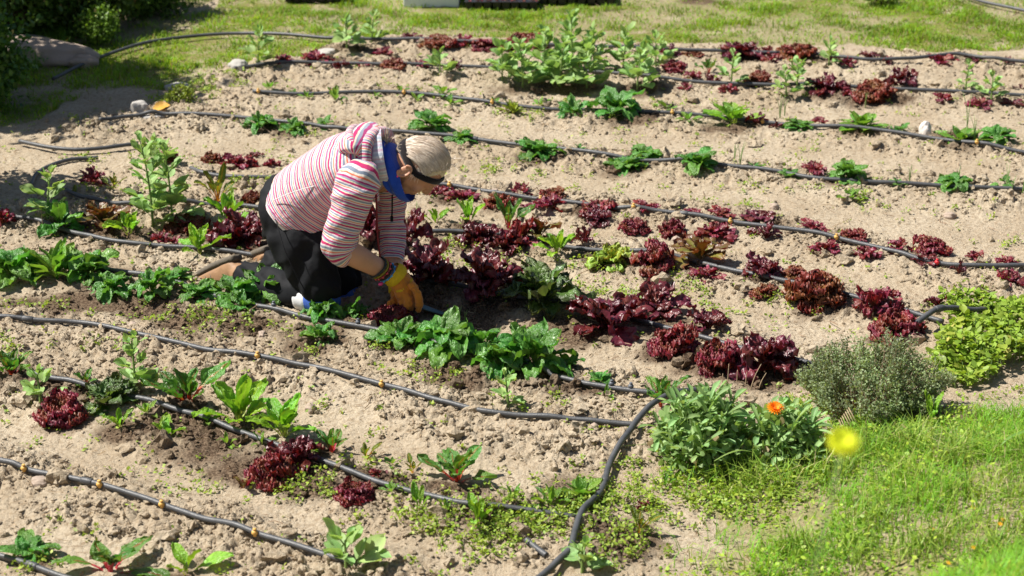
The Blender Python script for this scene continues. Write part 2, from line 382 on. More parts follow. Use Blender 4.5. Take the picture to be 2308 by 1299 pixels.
# ------------------------------------------------------------------ masks on the ground, from outlines turned into places
def poly(pts): return np.array([[at(*p).x, at(*p).y] for p in pts])
def inside(P, x, y):
    r = np.zeros(np.shape(x), bool); n = len(P)
    for i in range(n):
        x1, y1 = P[i]; x2, y2 = P[(i + 1) % n]
        c = (y1 > y) != (y2 > y)
        with np.errstate(divide='ignore', invalid='ignore'):
            r ^= c & (x < (x2 - x1) * (y - y1) / (y2 - y1 + 1e-12) + x1)
    return r
G_NEAR = poly([(1250, 1800), (1400, 1420), (1480, 1299), (1600, 1210), (1560, 1130), (1480, 1090), (1540, 1045), (1700, 1030), (1860, 1040), (1890, 960), (2010, 945), (2160, 960), (2240, 985), (2308, 960), (2500, 900), (2900, 1420), (3200, 1800)])
G_FAR = poly([(560, -120), (700, -400), (2600, -400), (2600, 100), (2308, 112), (2100, 120), (1900, 108), (1700, 100), (1500, 104), (1300, 92), (1100, 92), (920, 92), (760, 96), (700, 140), (560, 150), (520, 158), (470, 190), (430, 215), (300, 190), (230, 200), (60, 280), (-150, 330), (-200, 230), (60, 150), (230, 80), (480, 20)])
G_LEFT = poly([(-400, 240), (-400, -300), (560, -300), (470, 0), (250, 40), (210, 70), (130, 135), (40, 190), (20, 260)])
def jit(x, y, a=.12, f=5):
    return x + (fbm(x * f, y * f, 21, 3) - .5) * 2 * a, y + (fbm(x * f, y * f, 22, 3) - .5) * 2 * a
def grass_mask(x, y):
    X, Y = jit(x, y)
    near = inside(G_NEAR, X, Y) * 1.0
    far = inside(G_FAR, X, Y) * 1.0
    left = inside(G_LEFT, X, Y) * 1.0
    return near, far, left

# dark moist compost where the plants were set, as (px, py, rx, ry) in the picture
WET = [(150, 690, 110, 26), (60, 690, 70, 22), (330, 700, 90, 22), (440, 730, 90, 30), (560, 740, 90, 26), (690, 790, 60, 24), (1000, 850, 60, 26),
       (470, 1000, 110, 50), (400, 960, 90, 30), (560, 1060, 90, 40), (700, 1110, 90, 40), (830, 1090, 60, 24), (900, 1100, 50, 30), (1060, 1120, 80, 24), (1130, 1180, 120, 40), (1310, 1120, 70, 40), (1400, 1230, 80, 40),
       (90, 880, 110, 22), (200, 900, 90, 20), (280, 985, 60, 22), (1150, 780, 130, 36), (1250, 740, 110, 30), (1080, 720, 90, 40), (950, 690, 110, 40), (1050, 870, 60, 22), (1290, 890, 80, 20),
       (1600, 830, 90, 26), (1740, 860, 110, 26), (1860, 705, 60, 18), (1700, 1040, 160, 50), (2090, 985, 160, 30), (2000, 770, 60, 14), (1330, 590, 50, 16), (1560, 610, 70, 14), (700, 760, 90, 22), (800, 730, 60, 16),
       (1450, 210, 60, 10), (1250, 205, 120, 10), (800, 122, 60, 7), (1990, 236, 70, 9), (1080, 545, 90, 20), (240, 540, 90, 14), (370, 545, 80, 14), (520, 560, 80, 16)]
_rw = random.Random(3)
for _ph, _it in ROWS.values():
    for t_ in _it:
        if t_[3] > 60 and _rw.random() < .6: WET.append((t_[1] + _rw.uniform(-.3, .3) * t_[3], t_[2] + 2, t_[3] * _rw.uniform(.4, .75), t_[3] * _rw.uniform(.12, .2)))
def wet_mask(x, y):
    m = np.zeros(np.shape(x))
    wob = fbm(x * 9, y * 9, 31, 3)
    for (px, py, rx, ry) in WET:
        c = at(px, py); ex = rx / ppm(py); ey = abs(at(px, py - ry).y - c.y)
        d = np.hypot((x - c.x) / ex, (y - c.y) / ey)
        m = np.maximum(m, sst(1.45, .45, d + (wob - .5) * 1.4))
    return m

def relief(x, y, bed, grass):
    """clods and crumbs"""
    r = np.zeros(np.shape(x))
    amp = .14 + .95 * bed * np.clip(2.6 * (fbm(x * 3.5, y * 3.5, 41, 3) - .20), .12, 1.25)
    amp = amp * (1 - .6 * grass)
    for sc, a, sd in ((.060, .013, 1), (.034, .011, 2), (.019, .007, 3)):
        xw = x + (fbm(x / sc * 1.3, y / sc * 1.3, sd + 60, 3) - .5) * sc * 1.8; yw = y + (fbm(x / sc * 1.3, y / sc * 1.3, sd + 70, 3) - .5) * sc * 1.8
        d, idr = worley(xw / sc, yw / sc, sd)
        thr = {1: .62, 2: .45, 3: .3}[sd]
        keep = sst(thr, thr + .15, idr)
        r += a * amp * keep * np.sqrt(np.clip(1 - (d / .62) ** 2, 0, 1)) * (.5 + idr * .6)
    r += (amp + .22) * .020 * (fbm(x * 26, y * 26, 51, 5) - .5)
    r += .006 * (fbm(x * 9, y * 9, 52, 3) - .5)
    return r

# ------------------------------------------------------------------ the ground, one sheet reaching far beyond the frame
def ygrid():
    ys = [4.6]
    while ys[-1] < 13.0: ys.append(ys[-1] + .0072 * (ys[-1] / 5.0) ** 1.35)
    hi = [ys[-1]]; s = .05
    while hi[-1] < 400: s *= 1.35; hi.append(hi[-1] + s)
    lo = [ys[0]]; s = .02
    while lo[-1] > -120: s *= 1.25; lo.append(lo[-1] - s)
    return np.array(lo[:0:-1] + ys + hi[1:])
def kgrid():
    ks = list(np.linspace(-.30, .30, 680))
    hi = [ks[-1]]; s = .002
    while hi[-1] < 30: s *= 1.4; hi.append(hi[-1] + s)
    return np.array([-v for v in hi[:0:-1]] + ks + hi[1:])
YS, KS = ygrid(), kgrid()
GY, GK = np.meshgrid(YS, KS, indexing='ij')
GX = GK * np.maximum(GY, 4.0)
bedm = bed_mask(GX, GY)
gn, gf, gl = grass_mask(GX, GY)
gm = np.maximum(np.maximum(gn, gf), gl)
inview = sst(4.3, 5.0, GY) * sst(15, 12.5, GY) * sst(.45, .3, np.abs(GK))
GZ = gh(GX, GY) + relief(GX, GY, bedm * (1 - gm), gm) * inview
wetm = wet_mask(GX, GY) * inview
ny, nx = GX.shape
ii, jj = np.meshgrid(np.arange(ny - 1), np.arange(nx - 1), indexing='ij')
a = ii * nx + jj
GF = np.stack([a, a + 1, a + nx + 1, a + nx], -1).reshape(-1, 4)
GV = np.stack([GX, GY, GZ], -1).reshape(-1, 3)

def soil_material():
    m, nt, b = nodes('soil')
    geo = N(nt, 'ShaderNodeNewGeometry')
    def noise(scale, det=5, rough=.6):
        n = N(nt, 'ShaderNodeTexNoise'); n.inputs['Scale'].default_value = scale; n.inputs['Detail'].default_value = det
        n.inputs['Roughness'].default_value = rough
        nt.links.new(geo.outputs['Position'], n.inputs['Vector']); return n
    def mix(fac, c1, c2, blend='MIX'):
        x = N(nt, 'ShaderNodeMix', data_type='RGBA', blend_type=blend)
        for k, c in ((6, c1), (7, c2)):
            if isinstance(c, tuple): x.inputs[k].default_value = (*c, 1)
            else: nt.links.new(c, x.inputs[k])
        if isinstance(fac, float): x.inputs[0].default_value = fac
        else: nt.links.new(fac, x.inputs[0])
        return x.outputs[2]
    def ramp(inp, p0, p1):
        r = N(nt, 'ShaderNodeMapRange', interpolation_type='SMOOTHSTEP'); r.inputs[1].default_value = p0; r.inputs[2].default_value = p1
        nt.links.new(inp, r.inputs[0]); return r.outputs[0]
    def attr(nm):
        return N(nt, 'ShaderNodeAttribute', attribute_name=nm).outputs['Fac']
    c = mix(ramp(noise(2.1).outputs[0], .35, .65), (.375, .303, .212), (.455, .382, .280))
    c = mix(ramp(noise(55, 6).outputs[0], .42, .72), c, (.285, .215, .14))
    c = mix(ramp(noise(260, 3).outputs[0], .62, .72), c, (.60, .53, .43))
    c = mix(ramp(noise(140, 3).outputs[0], .60, .72), c, (.24, .17, .105))
    # grass floor: mossy thatch
    gcol = mix(ramp(noise(14).outputs[0], .38, .62), (.17, .20, .035), (.24, .20, .09))
    gcol = mix(ramp(noise(90).outputs[0], .5, .7), gcol, (.10, .13, .025))
    c = mix(attr('grass'), c, gcol)
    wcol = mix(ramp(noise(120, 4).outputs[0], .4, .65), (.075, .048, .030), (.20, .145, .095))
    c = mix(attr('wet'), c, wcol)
    nt.links.new(c, b.inputs['Base Color'])
    b.inputs['Roughness'].default_value = .95; b.inputs['Specular IOR Level'].default_value = .12
    n1 = noise(220, 8, .7); n2 = noise(60, 4)
    ad = N(nt, 'ShaderNodeMath', operation='MULTIPLY_ADD'); ad.inputs[1].default_value = 2.0
    nt.links.new(n2.outputs[0], ad.inputs[0]); nt.links.new(n1.outputs[0], ad.inputs[2])
    bp = N(nt, 'ShaderNodeBump'); bp.inputs['Strength'].default_value = .8; bp.inputs['Distance'].default_value = .009
    nt.links.new(ad.outputs[0], bp.inputs['Height']); nt.links.new(bp.outputs[0], b.inputs['Normal'])
    return m
M_SOIL = soil_material()
gp = np.clip(np.maximum(gm * (1 - .35 * gn) * sst(.36, .60, fbm(GX * 2.6, GY * 2.6, 77, 4) + .12 * gn * sst(.7, 1.5, GX)), .55 * np.maximum(gf * sst(10.2, 11.4, GY), gl)), 0, 1) * sst(.02, .3, fbm(GX * 9, GY * 9, 78, 3) - .12)
ground = link('ground', mesh_np('ground', GV, GF, True, {'wet': wetm.ravel(), 'grass': gp.ravel()}), M_SOIL)
ground['kind'] = 'structure'
ground['label'] = 'dry tan garden soil with crumbly beds, trodden paths and grass verges'

def gz_fine(x, y):
    """height of the built sheet near a place (bilinear on the grid)"""
    x = np.asarray(x, float); y = np.asarray(y, float)
    i = np.clip(np.searchsorted(YS, y) - 1, 0, ny - 2)
    k = x / np.maximum(y, 4.0)
    j = np.clip(np.searchsorted(KS, k) - 1, 0, nx - 2)
    fy = (y - YS[i]) / (YS[i + 1] - YS[i]); fk = (k - KS[j]) / (KS[j + 1] - KS[j])
    return (GZ[i, j] * (1 - fk) + GZ[i, j + 1] * fk) * (1 - fy) + (GZ[i + 1, j] * (1 - fk) + GZ[i + 1, j + 1] * fk) * fy

def sample_view(n, y0=5.05, y1=12.9):
    """places spread evenly over the ground in and just round the frame"""
    y = np.sqrt(rng.uniform(y0 ** 2, y1 ** 2, n)); x = rng.uniform(-.315, .315, n) * y
    return x, y

# loose clods lying on the beds: far too many to count
def clods(n, sub, smin, smax, seed):
    x, y = sample_view(n)
    bm_ = bed_mask(x, y); a_, b_, c_ = grass_mask(x, y); gr = np.maximum(np.maximum(a_, b_), c_)
    p = (.05 + .95 * bm_ * (.25 + .75 * sst(.30, .50, fbm(x * 3.5, y * 3.5, 41, 3)))) * (1 - .93 * gr) * (.35 + .65 * sst(11.5, 7.0, y))
    k = rng.uniform(size=n) < p
    x, y = x[k], y[k]; m = len(x)
    V, F = ico(sub)
    s = smin * (smax / smin) ** (rng.uniform(size=m) ** 1.7)
    sc = s[:, None] * rng.uniform(.6, 1.35, (m, 3)); sc[:, 2] *= .85
    jitv = 1 + (rng.uniform(size=(m, len(V))) - .5) * .85
    ang = rng.uniform(0, 6.28, m)
    B = V[None] * jitv[:, :, None] * sc[:, None]
    X = B[:, :, 0] * np.cos(ang)[:, None] - B[:, :, 1] * np.sin(ang)[:, None]
    Y = B[:, :, 0] * np.sin(ang)[:, None] + B[:, :, 1] * np.cos(ang)[:, None]
    Z = B[:, :, 2] + (gz_fine(x, y) + s * .25)[:, None]
    W = np.stack([X + x[:, None], Y + y[:, None], Z], -1).reshape(-1, 3)
    FF = (F[None] + (np.arange(m) * len(V))[:, None, None]).reshape(-1, 3)
    wt = np.repeat(wet_mask(x, y), len(V))
    return W, FF, wt
W1, F1, wt1 = clods(135000, 1, .003, .0125, 1)
W2, F2, wt2 = clods(8000, 2, .008, .031, 2)
F2 = F2 + len(W1)
wt = np.concatenate([wt1, wt2])
cl = link('soil_clods', mesh_np('soil_clods', np.concatenate([W1, W2]), np.concatenate([F1, F2]), False, {'wet': wt, 'grass': wt * 0}), M_SOIL)
tag(cl, 'loose crumbly clods of dry tan soil scattered over the beds', 'soil', kind='stuff')
# ------------------------------------------------------------------ irrigation hoses
M_PIPE = simple('black_polyethylene', (.062, .064, .068), .45, .55, 28, .3, 300, .45)
M_DRIP = simple('ochre_dripper', (.62, .36, .09), .5, .3, 200)
M_DRIPR = simple('red_dripper', (.6, .03, .04), .45, .2, 200)
M_DRIPG = simple('grey_dripper', (.10, .11, .13), .45, .2, 200)
PIPE_R = .0098
PIPE_LABEL = {
 'p1': 'short piece of black drip hose crossing the bottom left corner',
 'p2': 'black drip hose with ochre drippers along the bottom left edge',
 'p3': 'black drip hose through the chard row, joined to the near header hose',
 'p4': 'long black drip hose across bare cloddy soil, no plants on it',
 'p5': 'black drip hose running under the spinach row before the kneeling person',
 'p6': 'black drip hose passing under the shoes and the dark lettuce clumps',
 'p7': 'black drip hose ending at the far right header beside pale green leaves',
 'p8': 'black drip hose with ochre drippers in front of the bowed face',
 'p10': 'black drip hose passing just behind the striped hood',
 'p11': 'black drip hose with small orange drippers, second behind the person',
 'p12': 'black drip hose under the big bean clump, third behind the person',
 'p13': 'black hose curving through the far grass along the last lettuce row',
 'p14': 'short end of black hose in the grass at top right corner',
 'p9': 'curved loose black hose end lying on the path at left',
 'p15': 'bent black hose end half in shade at the left edge',
 'h1': 'thick black header hose curving down beside the orange flower bush',
 'h2': 'black header hose arching out from the grey thyme bush at right',
 'stub': 'short cut stub of black hose beside the near header hose',
}
NEWER = {'p9', 'p15', 'h1', 'h2', 'stub'}
PIPE_PATH = {}
for k, pts in PIPES.items():
    P = np.array([list(g(*p)) for p in pts])
    n = max(14, len(pts) * 9)
    Q = cr(P, n)
    Q[:, 2] = np.array([max(float(gz_fine(q[0], q[1])), float(gh(q[0], q[1])) + .002) for q in Q])
    kk = np.array([.25, .5, .25])
    Q[:, 2] = np.array([Q[max(0, i - 1):i + 2, 2].max() for i in range(n)])
    for _ in range(8):
        Q[1:-1, 2] = np.convolve(Q[:, 2], kk, 'valid')
    lift = PIPE_R * .9 + .004
    if k == 'h1':
        d = np.linspace(0, 1, n); Q[:, 2] += .05 * np.exp(-((d - .12) / .13) ** 2) + .01
    if k == 'h2':
        d = np.linspace(0, 1, n); Q[:, 2] += .05 * np.exp(-((d - .45) / .2) ** 2) + .01
    if k in ('p9',): Q[:, 2] += .012
    if k in ('p13', 'p14'): Q[:, 2] += .014
    Q[:, 2] += lift
    PIPE_PATH[k] = Q
    o = empty('drip_hose' if k[0] == 'p' else 'header_hose', tuple(Q[0]))
    tag(o, PIPE_LABEL[k], 'hose', 'irrigation hoses')
    r = PIPE_R * (1.12 if k in ('h1', 'h2') else 1.0)
    V, F = tube(Q - Q[0], r * np.ones(n), 10)
    link('pipe', mesh_np('pipe', V, F), M_PIPE, o)
    # drippers
    D = {'p2': [(62, 'y'), (230, 'y'), (366, 'y'), (583, 'y')], 'p4': [(305, 'y'), (587, 'y'), (860, 'y')], 'p5': [(612, 'g'), (810, 'g'), (862, 'g'), (1428, 'g'), (1375, 'g')],
         'p8': [(1019, 'y'), (1219, 'y'), (1433, 'y'), (1649, 'y'), (1884, 'y'), (2110, 'r')], 'p11': [(578, 'y'), (742, 'y'), (911, 'y'), (1114, 'y'), (1512, 'y'), (1727, 'y'), (2199, 'y')],
         'p13': [], 'p12': [], 'p6': [(25, 'r')]}.get(k, [])
    for (dx, cc) in D:
        # the place along the hose that is at this picture column
        pxs = np.array([1154 + FPX * q[0] / (q[1] * math.cos(PITCH) + (CAM_H - q[2]) * math.sin(PITCH)) for q in Q])
        i = int(np.argmin(abs(pxs - dx)))
        q = Q[i]; t = Q[min(i + 1, n - 1)] - Q[max(i - 1, 0)]; t /= np.linalg.norm(t)
        V, F = ico(2); V = V * np.array([.0108, .0108, .0108]); V[:, 2] *= .92
        side = np.array([t[1], -t[0], 0]) * (.010 if cc != 'g' else -.004)
        stem, sf = tube([[0, 0, -.012], [0, 0, .0]], .006, 6)
        top, tf = tube([[0, 0, .010], [0, 0, .014]], .006, 8)
        VV, FF, _ = cat_meshes([(V, [F], None), (stem, sf, None), (top, tf, None)])
        d = link('dripper', mesh_np('dripper', VV, FF), {'y': M_DRIP, 'r': M_DRIPR, 'g': M_DRIPG}[cc], o)
        d.location = tuple(q - Q[0] + side * 1.0 + np.array([0, 0, .006 if cc != 'g' else .014]))
    # couplings
    for (kk_, f) in (('p4', .12), ('p2', .35), ('p10', .45), ('p8', .6), ('p1', .55), ('h2', .46), ('h1', .5), ('p12', .9)):
        if kk_ == k:
            i = int(f * (n - 1)); s = Q[i - 1:i + 2] - Q[0]
            mid = s[1]; dv = (s[2] - s[0]); dv /= np.linalg.norm(dv)
            V, F = tube([mid - dv * .022, mid - dv * .018, mid + dv * .018, mid + dv * .022], [r * 1.05, r * 1.28, r * 1.28, r * 1.05], 10)
            link('coupling', mesh_np('coupling', V, F), M_PIPE, o)
# ------------------------------------------------------------------ leaves
def leaf_geo(L, W, nu, nv, prof, e0, curl, ruf, rf, cup, blister, col, seed, pet=0.0, pr=.03, tipw=0.0, lobes=0, lobea=0.0, side=0.0, tipp=5.0, bf=(4, 9), tm=1.4, al=.7):
    R = np.random.default_rng(seed)
    ts = np.linspace(0, 1, nu + 1); ss = np.linspace(-1, 1, nv + 1)
    phi = np.radians(e0 - curl * ts ** 1.4)
    dx = np.cos(phi) * L / nu; dz = np.sin(phi) * L / nu
    cx = np.concatenate([[0], np.cumsum(dx)[:-1]]); cz = np.concatenate([[0], np.cumsum(dz)[:-1]])
    cy = side * L * ts ** 2
    b = np.clip((ts - pet) / (1 - pet), 0, 1)
    w = W * prof(b)
    if lobes: w = w * (1 - lobea + lobea * np.abs(np.sin(b * math.pi * lobes + R.uniform(0, 1))) * 1.35)
    w = np.where(ts < pet, pr, np.maximum(w, pr * .6 * (ts < .97)))
    w[-1] = max(W * .04, w[-1] * .6)
    T, S = np.meshgrid(ts, ss, indexing='ij')
    B = np.clip((T - pet) / (1 - pet), 0, 1)
    E = np.maximum(np.abs(S) ** 1.6 * np.minimum(1, B * 3), tipw * B ** tipp)
    ph = phi[:, None]
    n1 = (vn(S * rf + seed * 3.1, T * rf * tm + seed, seed) - .5) * 2 + (vn(S * rf * 2.2 + seed, T * rf * tm * 2.1 + seed, seed + 3) - .5) * 1.1
    n2 = (vn(S * rf + seed * 1.7, T * rf * tm + 9, seed + 6) - .5) * 2
    disp = ruf * E * n1 + cup * W * S ** 2 * np.minimum(1, B * 2 + .3) + blister * (fbm(S * bf[0] + seed, T * bf[1], seed + 8, 2) - .5) * (B > 0)
    along = ruf * al * E * n2
    wid = w[:, None] * S * (1 + .25 * ruf / W * n2 * E)
    X = cx[:, None] - np.sin(ph) * disp + np.cos(ph) * along
    Z = cz[:, None] + np.cos(ph) * disp + np.sin(ph) * along
    Y = wid + cy[:, None] * np.ones_like(S) + ruf * .4 * E * n2
    V = np.stack([X, Y, Z], -1).reshape(-1, 3)
    m = nv + 1
    i, j = np.meshgrid(np.arange(nu), np.arange(nv), indexing='ij'); a = i * m + j
    F = np.stack([a, a + 1, a + m + 1, a + m], -1).reshape(-1, 4)
    cc = col(B.ravel(), S.ravel(), np.clip(E + .0 * n1, 0, 1).ravel(), T.ravel() < pet, R)
    return V, F, cc

def mixc(a, b, f):
    return np.asarray(a)[None] * (1 - f[:, None]) + np.asarray(b)[None] * f[:, None]
def col_two(base, edge, petc, rib=None, p=1.0, r=.16):
    def f(B, S, E, ispet, R):
        c = mixc(base, edge, np.clip(E ** p, 0, 1))
        if rib is not None: c = np.where((np.abs(S) < r * (1.25 - B))[:, None], c * .35 + np.asarray(rib)[None] * .65, c)
        c = np.where(ispet[:, None], np.asarray(petc)[None], c)
        return c * (1 + R.uniform(-.12, .12, (len(B), 1)))
    return f
ovate = lambda b: np.sin(np.pi * np.clip(b, 0, 1) ** .75) ** .75
oblong = lambda b: np.minimum(1, (b * 3.2) ** .8) * np.clip(1 - b ** 4, 0, 1) ** .6
fan = lambda b: .22 + .78 * np.clip(b * 1.25, 0, 1) ** .9
spat = lambda b: (.22 + .78 * b ** 1.6) * np.clip(1 - b ** 7, 0, 1) ** .5
blunt = lambda b: np.minimum(1, (b * 3.4 + .05) ** .8) * np.clip(1 - b ** 3.2, 0, 1) ** .55
arrow = lambda b: np.where(b < .12, b / .12, 1) * np.clip(1 - b ** 1.8, 0, 1) ** .75

MAT = {
 'gloss': leafmat('glossy_green_leaf', .32, .36, .25, .5, 26),
 'lollo': leafmat('frilled_red_leaf', .46, .26, .25, .15, 40, .5, (1.5, .8, .6)),
 'oak': leafmat('dark_red_leaf', .34, .14, .3, .2, 30, .5, (2.2, .8, .5)),
 'soft': leafmat('matt_grey_green_leaf', .55, .34, .22, .1, 30, .35),
}
KIND = {
 # mat, L, W, nu, nv, prof, curl, ruf, rf, cup, blister, pet, pr, tipw, lobes, lobea, nominal height, levels, col
 'spinach': dict(mat='gloss', L=.58, W=.155, nu=13, nv=10, prof=blunt, curl=105, ruf=.055, rf=3.5, cup=.15, blister=.10, bf=(3.5, 8), pet=.26, pr=.016, tipw=.5, tipp=3, H0=.42, lv=(86, 70, 52, 34), n=17, col=col_two((.075, .24, .035), (.11, .29, .05), (.19, .34, .08), (.17, .33, .10), r=.05)),
 'chard': dict(mat='gloss', L=.72, W=.115, nu=13, nv=10, prof=blunt, curl=48, ruf=.05, rf=4, cup=.2, blister=.09, bf=(3.5, 8), pet=.34, pr=.026, tipw=.3, H0=.66, lv=(88, 80, 68, 46), n=12, col=col_two((.075, .21, .03), (.10, .25, .04), (.45, .06, .035), (.35, .05, .03), r=.10)),
 'chardgreen': dict(mat='gloss', L=.68, W=.12, nu=13, nv=10, prof=blunt, curl=46, ruf=.045, rf=4, cup=.25, blister=.075, bf=(3, 7), pet=.30, pr=.026, tipw=.3, H0=.62, lv=(88, 80, 66, 44), n=12, col=col_two((.17, .40, .03), (.22, .45, .04), (.38, .48, .12), (.30, .45, .10), r=.08)),
 'chardgold': dict(mat='gloss', L=.78, W=.12, nu=11, nv=8, prof=oblong, curl=45, ruf=.03, rf=3, cup=.25, blister=.05, pet=.40, pr=.022, tipw=.3, H0=.75, lv=(87, 78, 64, 46), n=7, col=col_two((.16, .22, .02), (.10, .17, .02), (.60, .32, .03), (.55, .30, .03), r=.10)),
 'lollo': dict(mat='lollo', L=.52, W=.24, nu=26, nv=34, prof=fan, curl=78, ruf=.095, rf=8.5, tm=2.3, al=.45, cup=-.1, blister=.05, pet=.0, pr=.04, tipw=1, tipp=1.5, H0=.54, lv=(89, 72, 54, 34), n=21, col=col_two((.20, .19, .03), (.21, .020, .028), (.2, .2, .06), None, p=.6)),
 'lollobronze': dict(mat='lollo', L=.52, W=.24, nu=26, nv=34, prof=fan, curl=78, ruf=.095, rf=8.5, tm=2.3, al=.45, cup=-.1, blister=.05, pet=.0, pr=.04, tipw=1, tipp=1.5, H0=.54, lv=(89, 72, 54, 34), n=20, col=col_two((.20, .20, .03), (.19, .045, .018), (.2, .2, .06), None, p=.55)),
 'sprig': dict(mat='lollo', L=.56, W=.17, nu=11, nv=14, prof=fan, curl=70, ruf=.10, rf=5, tipp=2, cup=.1, blister=.03, pet=.15, pr=.03, tipw=1, H0=.5, lv=(84, 66, 50, 34), n=11, col=col_two((.20, .10, .04), (.20, .018, .035), (.25, .16, .08), None, p=.5)),
 'oak': dict(mat='oak', L=.58, W=.155, nu=18, nv=12, prof=fan, curl=78, ruf=.085, rf=4.0, cup=.1, blister=.06, pet=.08, pr=.03, tipw=1, tipp=2.5, lobes=4, lobea=.5, H0=.58, lv=(88, 73, 56, 36), n=24, col=col_two((.14, .030, .018), (.088, .013, .020), (.22, .08, .06), (.16, .03, .03), p=.8, r=.07)),
 'bronze': dict(mat='oak', L=.64, W=.18, nu=14, nv=9, prof=fan, curl=60, ruf=.05, rf=4, cup=.2, blister=.04, pet=.15, pr=.03, tipw=1, lobes=4, lobea=.4, H0=.62, lv=(86, 70, 52, 32), n=12, col=col_two((.15, .16, .025), (.13, .055, .022), (.25, .22, .08), None, p=.8)),
 'greenlet': dict(mat='lollo', L=.56, W=.22, nu=14, nv=22, prof=fan, curl=70, ruf=.08, rf=5, tipp=2, cup=.1, blister=.03, pet=.0, pr=.04, tipw=1, H0=.62, lv=(88, 70, 52, 32), n=15, col=col_two((.30, .42, .07), (.26, .42, .045), (.35, .45, .12), None)),
 'mustard': dict(mat='gloss', L=.64, W=.17, nu=16, nv=12, prof=blunt, curl=75, ruf=.08, rf=5, tipp=3, cup=.2, blister=.05, pet=.2, pr=.025, tipw=1, lobes=7, lobea=.18, H0=.66, lv=(86, 72, 54, 30), n=18, col=col_two((.11, .22, .045), (.075, .10, .04), (.18, .24, .09), (.15, .2, .09), p=1.5, r=.05)),
 'seedling': dict(mat='gloss', L=.62, W=.13, nu=7, nv=4, prof=ovate, curl=50, ruf=.02, rf=3, cup=.3, blister=.02, pet=.3, pr=.02, tipw=.2, H0=.55, lv=(82, 64, 46, 30), n=8, col=col_two((.14, .31, .04), (.18, .36, .055), (.26, .38, .1))),
 'seedyellow': dict(mat='gloss', L=.6, W=.09, nu=6, nv=4, prof=ovate, curl=40, ruf=.02, rf=3, cup=.3, blister=.02, pet=.2, pr=.02, tipw=.2, H0=.55, lv=(85, 70, 52, 34), n=14, col=col_two((.22, .32, .03), (.26, .33, .04), (.3, .3, .05))),
}
POOL = {}
def pool(kind):
    if kind in POOL: return POOL[kind]
    K = KIND[kind]; P = []
    for li, e0 in enumerate(K['lv']):
        row = []
        for v in range(2):
            V, F, c = leaf_geo(K['L'], K['W'], K['nu'], K['nv'], K['prof'], e0, K['curl'] * (.8 + .4 * v), K['ruf'], K['rf'], K['cup'], K['blister'], K['col'],
                               (zlib_crc(kind) + li * 13 + v * 7) % 9973, K['pet'], K['pr'], K['tipw'], K.get('lobes', 0), K.get('lobea', 0), (-.12, .12)[v], K.get('tipp', 5), K.get('bf', (4, 9)), K.get('tm', 1.4), K.get('al', .7))
            me = mesh_np('leaf', V, F, True, None, c); me.materials.append(MAT[K['mat']])
            row.append(me)
        P.append(row)
    POOL[kind] = P
    return P
def zlib_crc(s):
    h = 0
    for ch in s: h = (h * 131 + ord(ch)) % 1000003
    return h

def leafy(name, kind, px, py, w, h, n=None, spread=1.0, rz=None, lean=0.0):
    """a plant as an Empty with one object per leaf; w, h are its size in photo pixels"""
    K = KIND[kind]; P = pool(kind); R = random.Random(int(px * 7 + py * 131))
    p = g(px, py - .13 * w); s = ppm(py)
    wm = w / s; hm = max(.42 * wm, (h - .02 * w) / (s * .93)); wm *= (1.34 if 'chard' in kind else 1.18 if kind in ('lollo', 'lollobronze') else 1.14 if kind == 'oak' else 1.25)
    if 'lollo' in kind: hm *= .92
    p.z = float(gz_fine(p.x, p.y))
    root = empty(name, (p.x, p.y, p.z - .004), 0, (wm, wm, hm / K['H0']))
    if lean: root.rotation_euler = (0, lean, 0)
    n = int((n or K['n']) * 1.25)
    a0 = R.uniform(0, 6.28)
    for i in range(n):
        f = (i + .5) / n
        lv = min(3, int(f * 4 * (.92 + .16 * R.random())))
        me = P[lv][R.randrange(2)]
        o = bpy.data.objects.new('leaf', me); C.objects.link(o); o.parent = root
        az = a0 + i * 2.39996 + R.uniform(-.35, .35)
        off = .05 * f
        o.location = (off * math.cos(az), off * math.sin(az), R.uniform(-.01, .02))
        o.rotation_euler = (R.uniform(-.22, .22), R.uniform(-.16, .16), az)
        sc = R.uniform(.72, 1.08) * (.72 + .28 * f)
        o.scale = (sc * spread, sc, sc * R.uniform(.85, 1.15))
    return root

WORD = {'spinach': ('spinach_plant', 'dark green crinkled spinach plant', 'spinach'), 'chard': ('chard_plant', 'red stemmed chard plant', 'chard'), 'chardgreen': ('chard_plant', 'bright green chard plant', 'chard'),
        'chardgold': ('chard_plant', 'golden stemmed chard plant', 'chard'), 'lollo': ('frilly_lettuce', 'frilly crimson lettuce', 'lettuce'), 'lollobronze': ('frilly_lettuce', 'frilly bronze red lettuce', 'lettuce'),
        'sprig': ('red_lettuce', 'loose sparse red lettuce', 'lettuce'), 'oak': ('dark_lettuce', 'glossy dark purple lettuce', 'lettuce'), 'bronze': ('bronze_lettuce', 'green bronze oakleaf lettuce', 'lettuce'),
        'greenlet': ('green_lettuce', 'pale lime green frilly lettuce', 'lettuce'), 'mustard': ('mustard_plant', 'jagged green mustard plant with purple tinge', 'mustard'), 'seedling': ('leafy_seedling', 'small fresh green seedling clump', 'seedling'), 'seedyellow': ('leafy_seedling', 'small yellow green seedling clump', 'seedling')}
ORD = ['first', 'second', 'third', 'fourth', 'fifth', 'sixth', 'seventh', 'eighth', 'ninth', 'tenth', 'eleventh', 'twelfth', 'thirteenth', 'fourteenth', 'fifteenth', 'sixteenth']
